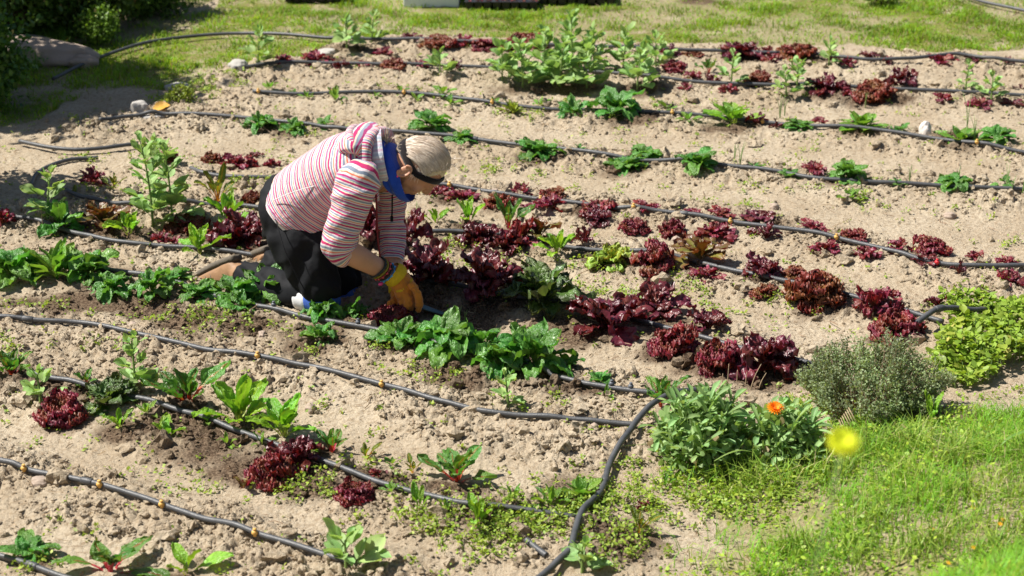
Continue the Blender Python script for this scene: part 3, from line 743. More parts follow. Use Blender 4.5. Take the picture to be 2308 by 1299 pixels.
for rk, (phrase, items) in ROWS.items():
    count = {}
    for it in items: count[it[0]] = count.get(it[0], 0) + 1
    seen = {}
    for it in sorted(items, key=lambda t: t[1]):
        k, px, py, w, h = it[:5]; n = it[5] if len(it) > 5 else None
        nm, words, cat = WORD[k]
        o = leafy(nm, k, px, py, w, h, n)
        seen[k] = seen.get(k, 0) + 1
        if count[k] == 1: lab = f'only {words} {phrase}' if rk != 'front' else f'{words} {phrase}'
        elif seen[k] <= (count[k] + 1) // 2: lab = f'{words}, {ORD[seen[k] - 1]} from left {phrase}'
        else: lab = f'{words}, {ORD[count[k] - seen[k]]} from right {phrase}'
        tag(o, lab, cat, words.split(' plant')[0] + 's in the rows')

# ------------------------------------------------------------------ broad beans
def bean_leaf():
    P = []
    for v in range(3):
        V, F, c = leaf_geo(1.0, .27, 6, 4, lambda b: np.sin(np.pi * np.clip(b, 0, 1) ** .85) ** .7, 12 * v, 40, .03, 3, .3, .03, col_two((.24, .42, .12), (.30, .47, .17), (.26, .38, .13), (.28, .40, .17), r=.05), 400 + v, .06, .03, .1)
        me = mesh_np('leaflet', V, F, True, None, c); me.materials.append(MAT['soft']); P.append(me)
    return P
BEAN = bean_leaf()
M_STEM = simple('bean_stem', (.16, .24, .06), .55, .2, 60)
def bean(name, px, py, h, w, nodes_n, label, group='broad bean plants', fresh=0.0):
    R = random.Random(int(px * 3 + py * 17)); p = g(px, py); s = ppm(py); p.z = float(gz_fine(p.x, p.y))
    hm = h / (s * .93); wm = w / s
    root = empty(name, (p.x, p.y, p.z - .01)); tag(root, label, 'bean plant', group)
    bend = R.uniform(-.12, .12)
    zs = np.linspace(0, hm, 8)
    P = np.stack([bend * zs ** 2 / hm, .03 * np.sin(zs * 6), zs], -1)
    parts = [(*tube(P, np.linspace(.006, .003, 8), 6), None)]
    for i in range(nodes_n):
        f = (i + 1.2) / (nodes_n + .4); zc = hm * min(1, f)
        base = np.array([np.interp(zc, zs, P[:, k]) for k in range(3)])
        az = i * 2.4 + R.uniform(-.4, .4); el = math.radians(20 + 50 * f ** 2 + R.uniform(-10, 10))
        ln = wm * .72 * (1.0 - .45 * f) * R.uniform(.8, 1.1)
        d = np.array([math.cos(az) * math.cos(el), math.sin(az) * math.cos(el), math.sin(el)])
        tip = base + d * ln * .55
        parts.append((*tube([base, (base + tip) / 2 + np.array([0, 0, .004]), tip], .0022, 4), None))
        nl = 4 if f < .75 else 3
        for q in range(nl):
            o = bpy.data.objects.new('leaf', BEAN[R.randrange(3)]); C.objects.link(o); o.parent = root
            k = .55 + .45 * (q // 2)
            o.location = tuple(base + (tip - base) * k)
            sd = (1 if q % 2 else -1)
            o.rotation_euler = (R.uniform(-.5, .5), -el * .8 + R.uniform(-.4, .25), az + sd * (.75 - .25 * (q // 2)) + R.uniform(-.2, .2))
            sc = ln * R.uniform(.62, .88) * (1 - .15 * f)
            o.scale = (sc * .9, sc * R.uniform(1.1, 1.55), sc)
    V, F, _ = cat_meshes(parts)
    link('stem', mesh_np('stem', V, F), M_STEM, root)
    return root
BEANS = [
 (108, 508, 105, 92, 9, 'stocky grey green bean plant at left edge by the shaded soil'),
 (345, 520, 185, 96, 15, 'tall pale bean plant at left, the one with the left stem of two'),
 (388, 500, 150, 100, 13, 'tall pale bean plant at left, the right stem of two'),
 (305, 888, 118, 84, 11, 'upright bean plant rising from the chard row'),
 (92, 918, 66, 92, 6, 'young low bean plant beside the crimson lettuce at left'),
 (780, 1292, 66, 150, 6, 'bean plant at the bottom edge where the hose ends'),
 (1145, 920, 68, 66, 7, 'thin young bean plant in front of the spinach row'),
 (582, 154, 66, 66, 9, 'bean plant at the left end of the third hose behind'),
 (782, 116, 58, 66, 9, 'left bean plant of the pair on the far grass edge'),
 (838, 98, 58, 56, 8, 'right bean plant of the pair on the far grass edge'),
 (992, 172, 42, 66, 6, 'low bean plant left of the big bean clump'),
 (1132, 185, 74, 76, 11, 'bean plant at the left end of the big far clump'),
 (1178, 200, 92, 78, 13, 'front left bean plant of the big far clump'),
 (1226, 180, 96, 78, 13, 'middle bean plant of the big far clump'),
 (1262, 198, 92, 80, 13, 'front middle bean plant of the big far clump'),
 (1290, 160, 104, 76, 14, 'tallest bean plant at the back of the big far clump'),
 (1322, 200, 88, 76, 13, 'front right bean plant of the big far clump'),
 (1338, 165, 80, 70, 12, 'right back bean plant of the big far clump'),
 (1404, 165, 82, 80, 9, 'bean plant just right of the big far clump'),
 (1436, 205, 84, 82, 9, 'loose bean plant over the hose right of the clump'),
 (1478, 150, 62, 66, 8, 'pale bean plant touching the dark lettuce far right of clump'),
 (1648, 198, 72, 56, 8, 'slim bean plant left of a bronze lettuce on the third hose'),
 (1772, 226, 50, 50, 7, 'small grey bean plant in front of the third hose'),
 (1796, 208, 58, 56, 8, 'yellow green bean plant behind the third hose'),
 (1868, 150, 50, 52, 7, 'pale bean plant between two far red lettuces'),
 (2176, 208, 62, 46, 8, 'thin bean plant near the right end of the third hose'),
 (2234, 232, 56, 56, 8, 'bean plant standing on the third hose near right edge'),
 (1312, 1292, 60, 92, 6, 'bright young plant beside the near header hose bottom'),
 (350, 372, 44, 72, 7, 'low leafy plant behind the tall pale beans'),
]
for (px, py, h, w, n, lab) in BEANS:
    bean('broad_bean_plant', px, py, h, w, n, lab)
def leaflets(x, y, z, size, cols, seed, flat=.5):
    Rr = np.random.default_rng(seed); m = len(x)
    Q = np.stack([x, y, z], -1)
    az = Rr.uniform(0, 6.283, m); el = Rr.normal(.15, flat, m)
    a = np.stack([np.cos(az) * np.cos(el), np.sin(az) * np.cos(el), np.sin(el)], -1)
    b = np.cross(a, np.array([0, 0, 1.0]) + Rr.normal(0, .5, (m, 3))); b /= np.linalg.norm(b, axis=1)[:, None] + 1e-9
    nrm = np.cross(a, b)
    L = size[:, None]
    V = np.stack([Q, Q + a * L * .4 + b * L * .32 + nrm * L * .06, Q + a * L * .8 + b * L * .22, Q + a * L, Q + a * L * .8 - b * L * .22, Q + a * L * .4 - b * L * .32 + nrm * L * .06], 1).reshape(-1, 3)
    bb = np.arange(m)[:, None] * 6
    F1 = bb + np.array([[0, 1, 2, 3]]); F2 = bb + np.array([[0, 3, 4, 5]])
    return V, np.concatenate([F1, F2]), np.repeat(cols, 6, 0)
def gcols(m, seed, a=(.17, .30, .025), b=(.28, .36, .05), c=(.38, .33, .14), dry=.08):
    Rr = np.random.default_rng(seed); f = Rr.uniform(size=m)
    col = mixc(a, b, f); k = Rr.uniform(size=m) < dry; col[k] = np.asarray(c); return col * Rr.uniform(.75, 1.2, (m, 1))
# ------------------------------------------------------------------ calendula bush with its flower
def pool_of(name, mat, n, fn):
    P = []
    for v in range(n):
        V, F, c = fn(v); me = mesh_np(name, V, F, True, None, c); me.materials.append(mat); P.append(me)
    return P
CAL = pool_of('leaf', MAT['soft'], 4, lambda v: leaf_geo(1.0, .15, 7, 4, spat, 60 - 12 * v, 30 + 15 * v, .02, 3, .35, .02, col_two((.20, .37, .12), (.27, .44, .17), (.26, .36, .16), (.31, .46, .20), r=.08), 500 + v, .0, .03, .1))
M_TWIG = simple('dry_twig', (.36, .27, .17), .8, .35, 80)
M_GSTEM = simple('green_stem', (.15, .23, .07), .6, .2, 60)
def flower_head(name, radius, npet, col, ccol, parent, loc, tilt=(0, 0, 0), rows=2):
    parts = []
    for r_ in range(rows):
        for i in range(npet):
            az = (i + .5 * r_) / npet * 6.283
            V, F, c = leaf_geo(radius * (1 - .12 * r_), radius * .12, 4, 2, oblong, 14 + 16 * r_, 22, .0, 2, .3, 0, col_two(col, col, col), 600 + i, 0, radius * .05, .1)
            ca, sa = math.cos(az), math.sin(az)
            V = np.stack([V[:, 0] * ca - V[:, 1] * sa, V[:, 0] * sa + V[:, 1] * ca, V[:, 2]], -1)
            parts.append((V, [F], c))
    V, F, c = cat_meshes(parts)
    fl = link('flower', mesh_np('flower', V, F, True, None, c), PETAL, parent)
    fl.location = loc; fl.rotation_euler = tilt
    V, F = ico(2); V = V * np.array([radius * .26, radius * .26, radius * .16])
    d = link('flower_centre', mesh_np('flower_centre', V, F, True, None, np.tile(ccol, (len(V), 1))), PETAL, fl); d.location = (0, 0, radius * .05)
    return fl
PETAL = leafmat('petal', .55, .35, .1, .1, 60, .3, (1.05, 1.05, .6), (.5, .505))

p = g(1665, 1040); cal = empty('calendula_bush', (p.x, p.y, p.z))
tag(cal, 'grey green calendula bush with one open orange flower', 'flower bush')
R = random.Random(5)
parts = []
SP = ppm(1040)
for i in range(33):
    # rosettes seen in the picture: left mound and right mound
    left = i < 20
    cx, cy, rx, ry, hz = ((-.12, .03, .155, .16, .215) if left else (.145, .0, .14, .14, .19))
    a = i * 2.4; rr = math.sqrt(((i if left else i - 20) + .3) / (20 if left else 14))
    x = cx + rx * rr * math.cos(a); y = cy + ry * rr * math.sin(a); z = hz * (1 - .6 * rr ** 2.5) + R.uniform(-.025, .02)
    root_p = np.array([cx * .7, cy, 0]); top = np.array([x, y, z])
    mid = (root_p + top) / 2 + np.array([(x - cx) * .25, (y - cy) * .25, -.01])
    parts.append((*tube(cr([root_p, mid, top], 6), .0035, 5), None))
    for q in range(9):
        o = bpy.data.objects.new('leaf', CAL[min(3, q // 2)]); C.objects.link(o); o.parent = cal
        k = (q % 4) / 4
        o.location = tuple(top - np.array([0, 0, .02 + .045 * k * (q > 3)]))
        o.rotation_euler = (R.uniform(-.25, .25), R.uniform(-.25, .3) + .3 * rr * math.cos(q * 2.4 - a) * 0, q * 2.4 + R.uniform(-.3, .3))
        sc = R.uniform(.060, .092); o.scale = (sc, sc * R.uniform(1.0, 1.35), sc * 1.1)
V, F, _ = cat_meshes(parts); link('stem', mesh_np('stem', V, F), M_GSTEM, cal)
Rc = np.random.default_rng(6); qx, qy, qz = [], [], []
for (cx, cy, rx, ry, hz, n_) in ((-.12, .03, .17, .17, .23, 1500), (.145, 0, .15, .15, .205, 1000)):
    v = Rc.normal(size=(n_, 3)); v /= np.linalg.norm(v, axis=1)[:, None]; k_ = Rc.uniform(.55, 1, n_)
    qx.append(cx + v[:, 0] * rx * k_); qy.append(cy + v[:, 1] * ry * k_); qz.append(np.abs(v[:, 2]) * hz * k_)
qx, qy, qz = map(np.concatenate, (qx, qy, qz)); m = len(qx)
V, F, c_ = leaflets(qx, qy, qz, Rc.uniform(.02, .045, m), gcols(m, 73, (.17, .30, .09), (.28, .41, .17), c=(.35, .28, .15), dry=.03), 74, .9)
sm = link('small_leaves', mesh_np('small_leaves', V, F, True, None, c_), MAT['soft'], cal); sm['kind'] = 'stuff'
fp = aty(1747, 922, p.y - .02); loc = fp - Vector((p.x, p.y, p.z))
V, F = tube(cr([[.16, 0, .02], [loc.x * .95, loc.y, loc.z * .5], [loc.x, loc.y, loc.z - .01]], 8), .0028, 6)
link('flower_stalk', mesh_np('flower_stalk', V, F), M_GSTEM, cal)
flower_head('flower', .033, 18, (.92, .31, .012), (.75, .16, .01), cal, tuple(loc), (.35, .1, 0), 3)

# ------------------------------------------------------------------ thyme bush: fine twigs and countless tiny leaves
def thyme():
    base = g(1962, 925); n = 620
    root = empty('thyme_bush', tuple(base)); tag(root, 'rounded grey green thyme bush with woody twigs and tiny leaves', 'shrub')
    Rr = np.random.default_rng(3)
    tw = []; LV = []; LC = []; tuft = Rr.normal(size=(90, 3)); tuft /= np.linalg.norm(tuft, axis=1)[:, None]; tb = Rr.uniform(.6, 1.25, 90); tg = Rr.uniform(0, 1, 90)
    for i in range(n):
        kq = int(Rr.integers(0, 90)); th = math.atan2(tuft[kq, 1], tuft[kq, 0]) + Rr.normal(0, .12); u = min(1, max(.02, math.hypot(tuft[kq, 0], tuft[kq, 1]) + Rr.normal(0, .07)))
        ex, ey, ez = .232, .22, .25
        lob = 1 + .12 * math.sin(3 * th + 1) + .10 * math.sin(7 * th) + Rr.normal(0, .06)
        x = ex * u * math.cos(th) * lob; y = ey * u * math.sin(th) * lob
        z = ez * math.sqrt(max(0, 1 - (u * .93) ** 2)) * (.70 + .35 * tg[kq]) * Rr.uniform(.88, 1.08) + .02
        tip = np.array([x, y, z]); b0 = np.array([x * .25, y * .25, 0.0]); m = np.array([x * .78, y * .78, z * .45])
        P = cr([b0, m, tip], 7)
        tw.append((*tube(P, np.linspace(.0028, .001, 7), 3, False), (.44, .35, .26)))
        k = 36
        t = 1 - .42 * Rr.uniform(0, 1, k) ** 1.6; q = np.stack([np.interp(t * 6, np.arange(7), P[:, c]) for c in range(3)], -1)
        q += Rr.normal(0, .0085, q.shape)
        LV.append(q); LC.append(Rr.uniform(.75, 1.25, k)[:, None] * np.array([.23 + .06 * tg[kq], .37, .15 + .05 * tg[kq]]) * tb[kq] + Rr.uniform(0, .03, (k, 1)))
    Q = np.concatenate(LV); LCc = np.concatenate(LC); m = len(Q)
    a = Rr.normal(size=(m, 3)); a /= np.linalg.norm(a, axis=1)[:, None]; a[:, 2] = np.abs(a[:, 2])
    b = np.cross(a, Rr.normal(size=(m, 3))); b /= np.linalg.norm(b, axis=1)[:, None]
    L = Rr.uniform(.007, .0125, m)[:, None]; Wd = L * .36
    V = np.stack([Q, Q + a * L * .5 + b * Wd, Q + a * L, Q + a * L * .5 - b * Wd], 1).reshape(-1, 3)
    F = np.arange(m * 4).reshape(-1, 4)
    f = link('foliage', mesh_np('foliage', V, F, False, None, np.repeat(LCc, 4, 0)), MAT['soft'], root); f['kind'] = 'stuff'
    V, F, c = cat_meshes(tw)
    t = link('twigs', mesh_np('twigs', V, F, True, None, c), MAT['soft'], root); t['kind'] = 'stuff'
    return root
thyme()

# ------------------------------------------------------------------ pale green lemon balm patch at right
MINT = pool_of('leaf', MAT['soft'], 4, lambda v: leaf_geo(1.0, .36, 7, 4, ovate, 20 - 6 * v, 40, .04, 4, .3, .06, col_two((.24, .36, .035), (.28, .38, .045), (.25, .34, .07), (.3, .4, .08), r=.06), 700 + v, .12, .03, .2))
MPOLY = poly([(2135, 700), (2200, 690), (2330, 690), (2420, 720), (2400, 800), (2290, 825), (2230, 870), (2180, 895), (2120, 880), (2090, 850), (2120, 800), (2140, 750)])
c0 = g(2220, 790); balm = empty('lemon_balm', tuple(c0)); tag(balm, 'spreading patch of bright yellow green lemon balm leaves at right', 'herb patch')
R = random.Random(9); cnt = 0; parts = []
while cnt < 290:
    x = R.uniform(MPOLY[:, 0].min(), MPOLY[:, 0].max()); y = R.uniform(MPOLY[:, 1].min(), MPOLY[:, 1].max())
    if not inside(MPOLY, np.array([x]), np.array([y]))[0]: continue
    hz = .03 + .09 * float(vn(np.array([x * 6]), np.array([y * 6]), 5)[0])
    zg = float(gh(x, y))
    for q in range(2):
        o = bpy.data.objects.new('leaf', MINT[R.randrange(4)]); C.objects.link(o); o.parent = balm
        o.location = (x - c0.x, y - c0.y, zg - c0.z + hz * R.uniform(.5, 1.0))
        o.rotation_euler = (R.uniform(-.35, .35), R.uniform(-.35, .35), R.uniform(0, 6.28) if q == 0 else o.rotation_euler[2])
        if q: o.rotation_euler[2] = last + math.pi + R.uniform(-.4, .4)
        last = o.rotation_euler[2]
        sc = R.uniform(.030, .050); o.scale = (sc, sc * R.uniform(.9, 1.15), sc)
        cnt += 1
    parts.append((*tube([[x - c0.x, y - c0.y, zg - c0.z - .01], [x - c0.x + R.uniform(-.01, .01), y - c0.y, zg - c0.z + hz]], .0018, 4, False), None))
Rm = np.random.default_rng(4); mx = Rm.uniform(MPOLY[:, 0].min(), MPOLY[:, 0].max(), 5200); my = Rm.uniform(MPOLY[:, 1].min(), MPOLY[:, 1].max(), 5200)
k = inside(MPOLY, *jit(mx, my, .05, 8)); mx, my = mx[k], my[k]; m = len(mx)
V, F, cc = leaflets(mx - c0.x, my - c0.y, gh(mx, my) - c0.z + (.02 + .10 * vn(mx * 6, my * 6, 5)) * Rm.uniform(.3, 1.05, m), Rm.uniform(.018, .036, m), gcols(m, 71, (.22, .35, .03), (.31, .41, .05), c=(.5, .45, .12), dry=.02), 72, .4)
sm = link('small_leaves', mesh_np('small_leaves', V, F, True, None, cc), MAT['soft'], balm); sm['kind'] = 'stuff'
V, F, _ = cat_meshes(parts); st = link('stems', mesh_np('stems', V, F), M_GSTEM, balm); st['kind'] = 'stuff'

# ------------------------------------------------------------------ grass and small weeds: countless
def mat_grass():
    return leafmat('grass_blade', .5, .35, .0, .0, 30, .35, (1.2, 1.15, .5))
M_GRASS = mat_grass()
def blades(x, y, z, hgt, wid, lean, cols, seed):
    Rr = np.random.default_rng(seed); m = len(x)
    az = Rr.uniform(0, 6.283, m); ln = lean * Rr.uniform(.2, 1.0, m)
    d = np.stack([np.cos(az), np.sin(az)], -1); sd = np.stack([-d[:, 1], d[:, 0]], -1)
    sd = sd * np.cos(Rr.uniform(-1.2, 1.2, m))[:, None]
    V = np.zeros((m, 5, 3))
    for k, (f, wf) in enumerate(((0, 1), (.55, .75))):
        off = d * (ln * hgt * f * f)[:, None]; zz = z + hgt * f * (1 - .35 * ln * f)
        for q, sg in enumerate((-1, 1)):
            V[:, 2 * k + q, :2] = np.stack([x, y], -1) + off + sd * (wid * wf * sg)[:, None]; V[:, 2 * k + q, 2] = zz
    V[:, 4, :2] = np.stack([x, y], -1) + d * (ln * hgt)[:, None]; V[:, 4, 2] = z + hgt * (1 - .45 * ln)
    b = np.arange(m)[:, None] * 5
    Q = b + np.array([[0, 1, 3, 2]]); T = b + np.array([[2, 3, 4]])
    return V.reshape(-1, 3), Q, T, np.repeat(cols, 5, 0)
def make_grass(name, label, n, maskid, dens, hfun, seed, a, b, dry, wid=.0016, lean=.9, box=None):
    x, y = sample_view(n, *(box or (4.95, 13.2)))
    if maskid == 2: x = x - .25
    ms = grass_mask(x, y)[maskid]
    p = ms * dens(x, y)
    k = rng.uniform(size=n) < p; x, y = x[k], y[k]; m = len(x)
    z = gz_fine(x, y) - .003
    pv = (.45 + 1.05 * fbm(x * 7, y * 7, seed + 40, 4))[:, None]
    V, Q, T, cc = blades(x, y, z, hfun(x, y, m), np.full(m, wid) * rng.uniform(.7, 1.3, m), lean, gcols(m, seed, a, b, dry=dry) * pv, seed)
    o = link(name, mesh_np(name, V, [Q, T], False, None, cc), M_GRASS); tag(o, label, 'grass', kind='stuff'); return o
make_grass('near_grass', 'bright lush grass and clover in the bottom right corner', 190000, 0, lambda x, y: np.clip(.05 + .85 * sst(.46, .66, fbm(x * 3.4, y * 3.4, 91, 4) + .19 * sst(.7, 1.7, x)), 0, 1), lambda x, y, m: rng.uniform(.02, .09, m) * (.35 + 1.25 * vn(x * 3.5, y * 3.5, 92)), 11, (.15, .37, .022), (.36, .50, .05), .08, .0020, 1.15, (3.9, 7.6))
make_grass('far_grass', 'thin sunlit turf along the far edge of the plot', 280000, 1, lambda x, y: (.18 + .82 * sst(.30, .52, fbm(x * 2.6, y * 2.6, 77, 4))) * (.40 + .60 * sst(.36, .55, fbm(x * 8, y * 8, 79, 3))), lambda x, y, m: rng.uniform(.015, .055, m) * (.25 + 2.2 * np.clip(fbm(x * 5, y * 5, 93, 3) - .25, 0, 1)), 12, (.10, .33, .014), (.27, .45, .03), .05, .0032, 1.0, (9.3, 13.2))
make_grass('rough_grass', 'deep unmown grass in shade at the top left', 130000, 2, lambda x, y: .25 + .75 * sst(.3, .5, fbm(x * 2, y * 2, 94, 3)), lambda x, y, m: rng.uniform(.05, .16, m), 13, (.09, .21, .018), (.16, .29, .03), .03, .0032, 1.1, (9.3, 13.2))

def tufts():
    # taller tussocks in the near grass
    cs = [(2230, 1020), (2280, 1120), (2160, 1130), (2300, 1200), (2080, 1240), (2240, 1260), (1960, 1180), (2020, 1090), (2150, 1040), (1760, 1085), (1700, 1100), (1850, 1065), (1620, 1080), (1930, 1260), (2310, 1040), (2190, 1190), (1790, 1240), (2060, 1010), (1990, 1010)]
    X, Y = [], []
    for (px, py) in cs:
        c = g(px, py); n = int(rng.integers(70, 190)); sg = rng.uniform(.03, .075)
        X.append(c.x + rng.normal(0, sg, n)); Y.append(c.y + rng.normal(0, sg, n))
    x, y = np.concatenate(X), np.concatenate(Y); m = len(x)
    V, Q, T, cc = blades(x, y, gz_fine(x, y) - .003, rng.uniform(.05, .15, m), rng.uniform(.0016, .0032, m), 1.2, gcols(m, 15, (.14, .30, .03), (.36, .46, .08), c=(.55, .48, .25), dry=.07), 16)
    o = link('grass_tussocks', mesh_np('grass_tussocks', V, [Q, T], False, None, cc), M_GRASS); tag(o, 'taller arching grass blades standing above the near turf', 'grass', kind='stuff')
tufts()
def weeds():
    # chickweed-like cover: (px, py, rx, ry, density per m2)
    PATCH = [(1640, 1130, 190, 60, 5200), (1840, 1090, 150, 70, 3600), (1420, 1120, 110, 60, 2600), (1250, 1170, 190, 60, 3600), (1130, 1200, 170, 55, 3800), (960, 1190, 90, 40, 3200), (1080, 1230, 150, 45, 2400), (1400, 1230, 110, 60, 3000), (1330, 1150, 70, 60, 3800), (1820, 930, 60, 40, 3800), (1900, 1000, 120, 50, 3600), (2060, 1000, 130, 40, 3600), (2180, 960, 60, 30, 2200), (1490, 1000, 40, 50, 1800),
             (680, 1120, 100, 34, 2600), (520, 1090, 90, 26, 900), (900, 1110, 60, 30, 1900), (810, 1060, 60, 30, 900), (720, 1100, 60, 24, 2000), (830, 1170, 60, 20, 700), (400, 1110, 60, 20, 600), (350, 720, 60, 22, 1500), (470, 735, 70, 26, 1700), (430, 715, 60, 20, 1400), (110, 690, 70, 20, 1300), (700, 810, 46, 20, 1700), (770, 700, 30, 12, 600), (560, 740, 60, 20, 900), (650, 750, 50, 22, 900),
             (940, 850, 90, 28, 1100), (1010, 870, 40, 20, 2400), (860, 800, 60, 20, 800), (1210, 905, 120, 24, 700), (1400, 620, 60, 26, 500), (1100, 600, 90, 30, 1500), (1010, 590, 60, 40, 1400), (1180, 640, 100, 30, 1100), (1400, 670, 120, 34, 1300), (1530, 660, 90, 26, 900), (1320, 650, 60, 26, 900), (1650, 700, 120, 24, 700), (1760, 690, 80, 18, 800), (1540, 640, 60, 18, 1100), (1860, 640, 90, 14, 400),
             (1100, 385, 60, 12, 1500), (1170, 375, 60, 12, 900), (1060, 400, 60, 12, 500), (1250, 400, 90, 14, 400), (1330, 430, 90, 12, 400), (1670, 435, 50, 10, 1600), (1710, 470, 60, 10, 1200), (1620, 470, 60, 8, 700), (1820, 440, 80, 12, 600), (1940, 455, 60, 12, 900), (1960, 480, 60, 14, 500), (2280, 560, 50, 24, 900), (2060, 490, 60, 14, 400), (1830, 335, 60, 10, 500), (1600, 330, 60, 10, 500), (1180, 280, 90, 10, 700), (1120, 265, 60, 8, 700), (1300, 240, 90, 8, 500), (1500, 230, 120, 10, 300), (1700, 235, 120, 10, 400), (860, 205, 60, 8, 600),
             (400, 230, 90, 16, 2600), (450, 205, 80, 14, 1800), (520, 190, 90, 14, 1400), (340, 340, 60, 10, 700), (250, 440, 90, 16, 700), (200, 360, 90, 16, 600), (560, 420, 60, 14, 1400), (640, 330, 70, 10, 400), (700, 320, 60, 8, 700), (280, 800, 90, 20, 300), (130, 800, 90, 24, 700), (20, 790, 40, 30, 900), (90, 975, 90, 20, 500), (240, 990, 90, 26, 400), (350, 1060, 120, 26, 300), (130, 1200, 60, 20, 400), (60, 1285, 90, 26, 1800), (200, 1225, 60, 20, 500), (730, 930, 40, 18, 1400), (870, 985, 60, 20, 500), (980, 985, 60, 16, 400), (1280, 940, 70, 12, 900), (1190, 940, 50, 10, 800), (1360, 1000, 60, 14, 900), (2150, 660, 90, 16, 400), (2230, 660, 60, 20, 700), (2200, 910, 60, 20, 900), (2280, 880, 40, 30, 700), (2270, 1010, 60, 30, 1500), (1290, 600, 40, 14, 900), (1850, 710, 40, 10, 900), (2000, 740, 60, 14, 700), (1540, 980, 40, 30, 1500)]
    X, Y, H = [], [], []
    for (px, py, rx, ry, dens) in PATCH:
        c = at(px, py); ex = rx / ppm(py); ey = abs(at(px, py - ry).y - at(px, py + ry).y) / 2
        n = int(dens * math.pi * ex * ey * 2.6)
        if n < 1: continue
        nt_ = max(3, n // 14)
        tx = rng.normal(0, .5, nt_) * ex + c.x; ty = rng.normal(0, .5, nt_) * ey + c.y
        i = rng.integers(0, nt_, n)
        X.append(tx[i] + rng.normal(0, .012, n)); Y.append(ty[i] + rng.normal(0, .012, n)); H.append(rng.uniform(.003, .026, n))
    # thin scatter of seedlings everywhere
    sx, sy = sample_view(2100); i = rng.integers(0, 2100, 12000)
    X.append(sx[i] + rng.normal(0, .010, 12000)); Y.append(sy[i] + rng.normal(0, .010, 12000)); H.append(rng.uniform(.002, .014, 12000))
    x, y, h = map(np.concatenate, (X, Y, H)); m = len(x)
    V, F, c = leaflets(x, y, gz_fine(x, y) + h, rng.uniform(.007, .017, m), gcols(m, 21, (.17, .32, .035), (.34, .44, .06), dry=.03), 22)
    o = link('weed_cover', mesh_np('weed_cover', V, F, True, None, c), M_GRASS); tag(o, 'low green chickweed and seedling weeds scattered over the soil', 'weeds', kind='stuff')
    # clover and daisies leaves in the near grass
    x, y = sample_view(60000, 3.9, 7.6); k = grass_mask(x, y)[0] * (.08 + .9 * sst(.38, .62, fbm(x * 5, y * 5, 95, 4))) > rng.uniform(size=60000); x, y = x[k], y[k]; m = len(x)
    V, F, c = leaflets(x, y, gz_fine(x, y) + rng.uniform(.004, .05, m), rng.uniform(.007, .021, m), gcols(m, 23, (.16, .37, .025), (.36, .50, .06), dry=.03), 24)
    o = link('clover_cover', mesh_np('clover_cover', V, F, True, None, c), M_GRASS); tag(o, 'small round clover leaves among the near grass', 'clover', kind='stuff')
    # straw and dead bits
    x, y = sample_view(4200); m = len(x); az = rng.uniform(0, 6.28, m); L = rng.uniform(.012, .07, m) * rng.uniform(.4, 1, m); wd = rng.uniform(.0007, .0018, m)
    d = np.stack([np.cos(az), np.sin(az), rng.uniform(-.1, .25, m)], -1); s_ = np.stack([-np.sin(az), np.cos(az), np.zeros(m)], -1)
    P0 = np.stack([x, y, gz_fine(x, y) + .004], -1); P1 = P0 + d * L[:, None] * .5 + np.array([0, 0, .004]); P2 = P1 + (d + rng.normal(0, .25, (m, 3))) * L[:, None] * .5; P2[:, 2] = np.maximum(P2[:, 2], gz_fine(P2[:, 0], P2[:, 1]) + .003)
    up = np.array([0, 0, 1.0]) * wd[:, None]
    V = np.stack([P0 - s_ * wd[:, None], P0 + s_ * wd[:, None], P0 + up * 1.5, P1 - s_ * wd[:, None], P1 + s_ * wd[:, None], P1 + up * 1.5, P2 - s_ * wd[:, None], P2 + s_ * wd[:, None], P2 + up * 1.5], 1).reshape(-1, 3)
    b = np.arange(m)[:, None] * 9
    FF = np.concatenate([b + np.array([[i, j, j + 3, i + 3]]) for i, j in ((0, 1), (1, 2), (2, 0), (3, 4), (4, 5), (5, 3))])
    c = np.repeat(mixc((.55, .45, .30), (.30, .20, .12), rng.uniform(size=m)), 9, 0)
    o = link('straw_litter', mesh_np('straw_litter', V, FF, False, None, c), M_GRASS); tag(o, 'dry straw, stalks and dead bits littering the soil', 'litter', kind='stuff')
weeds()
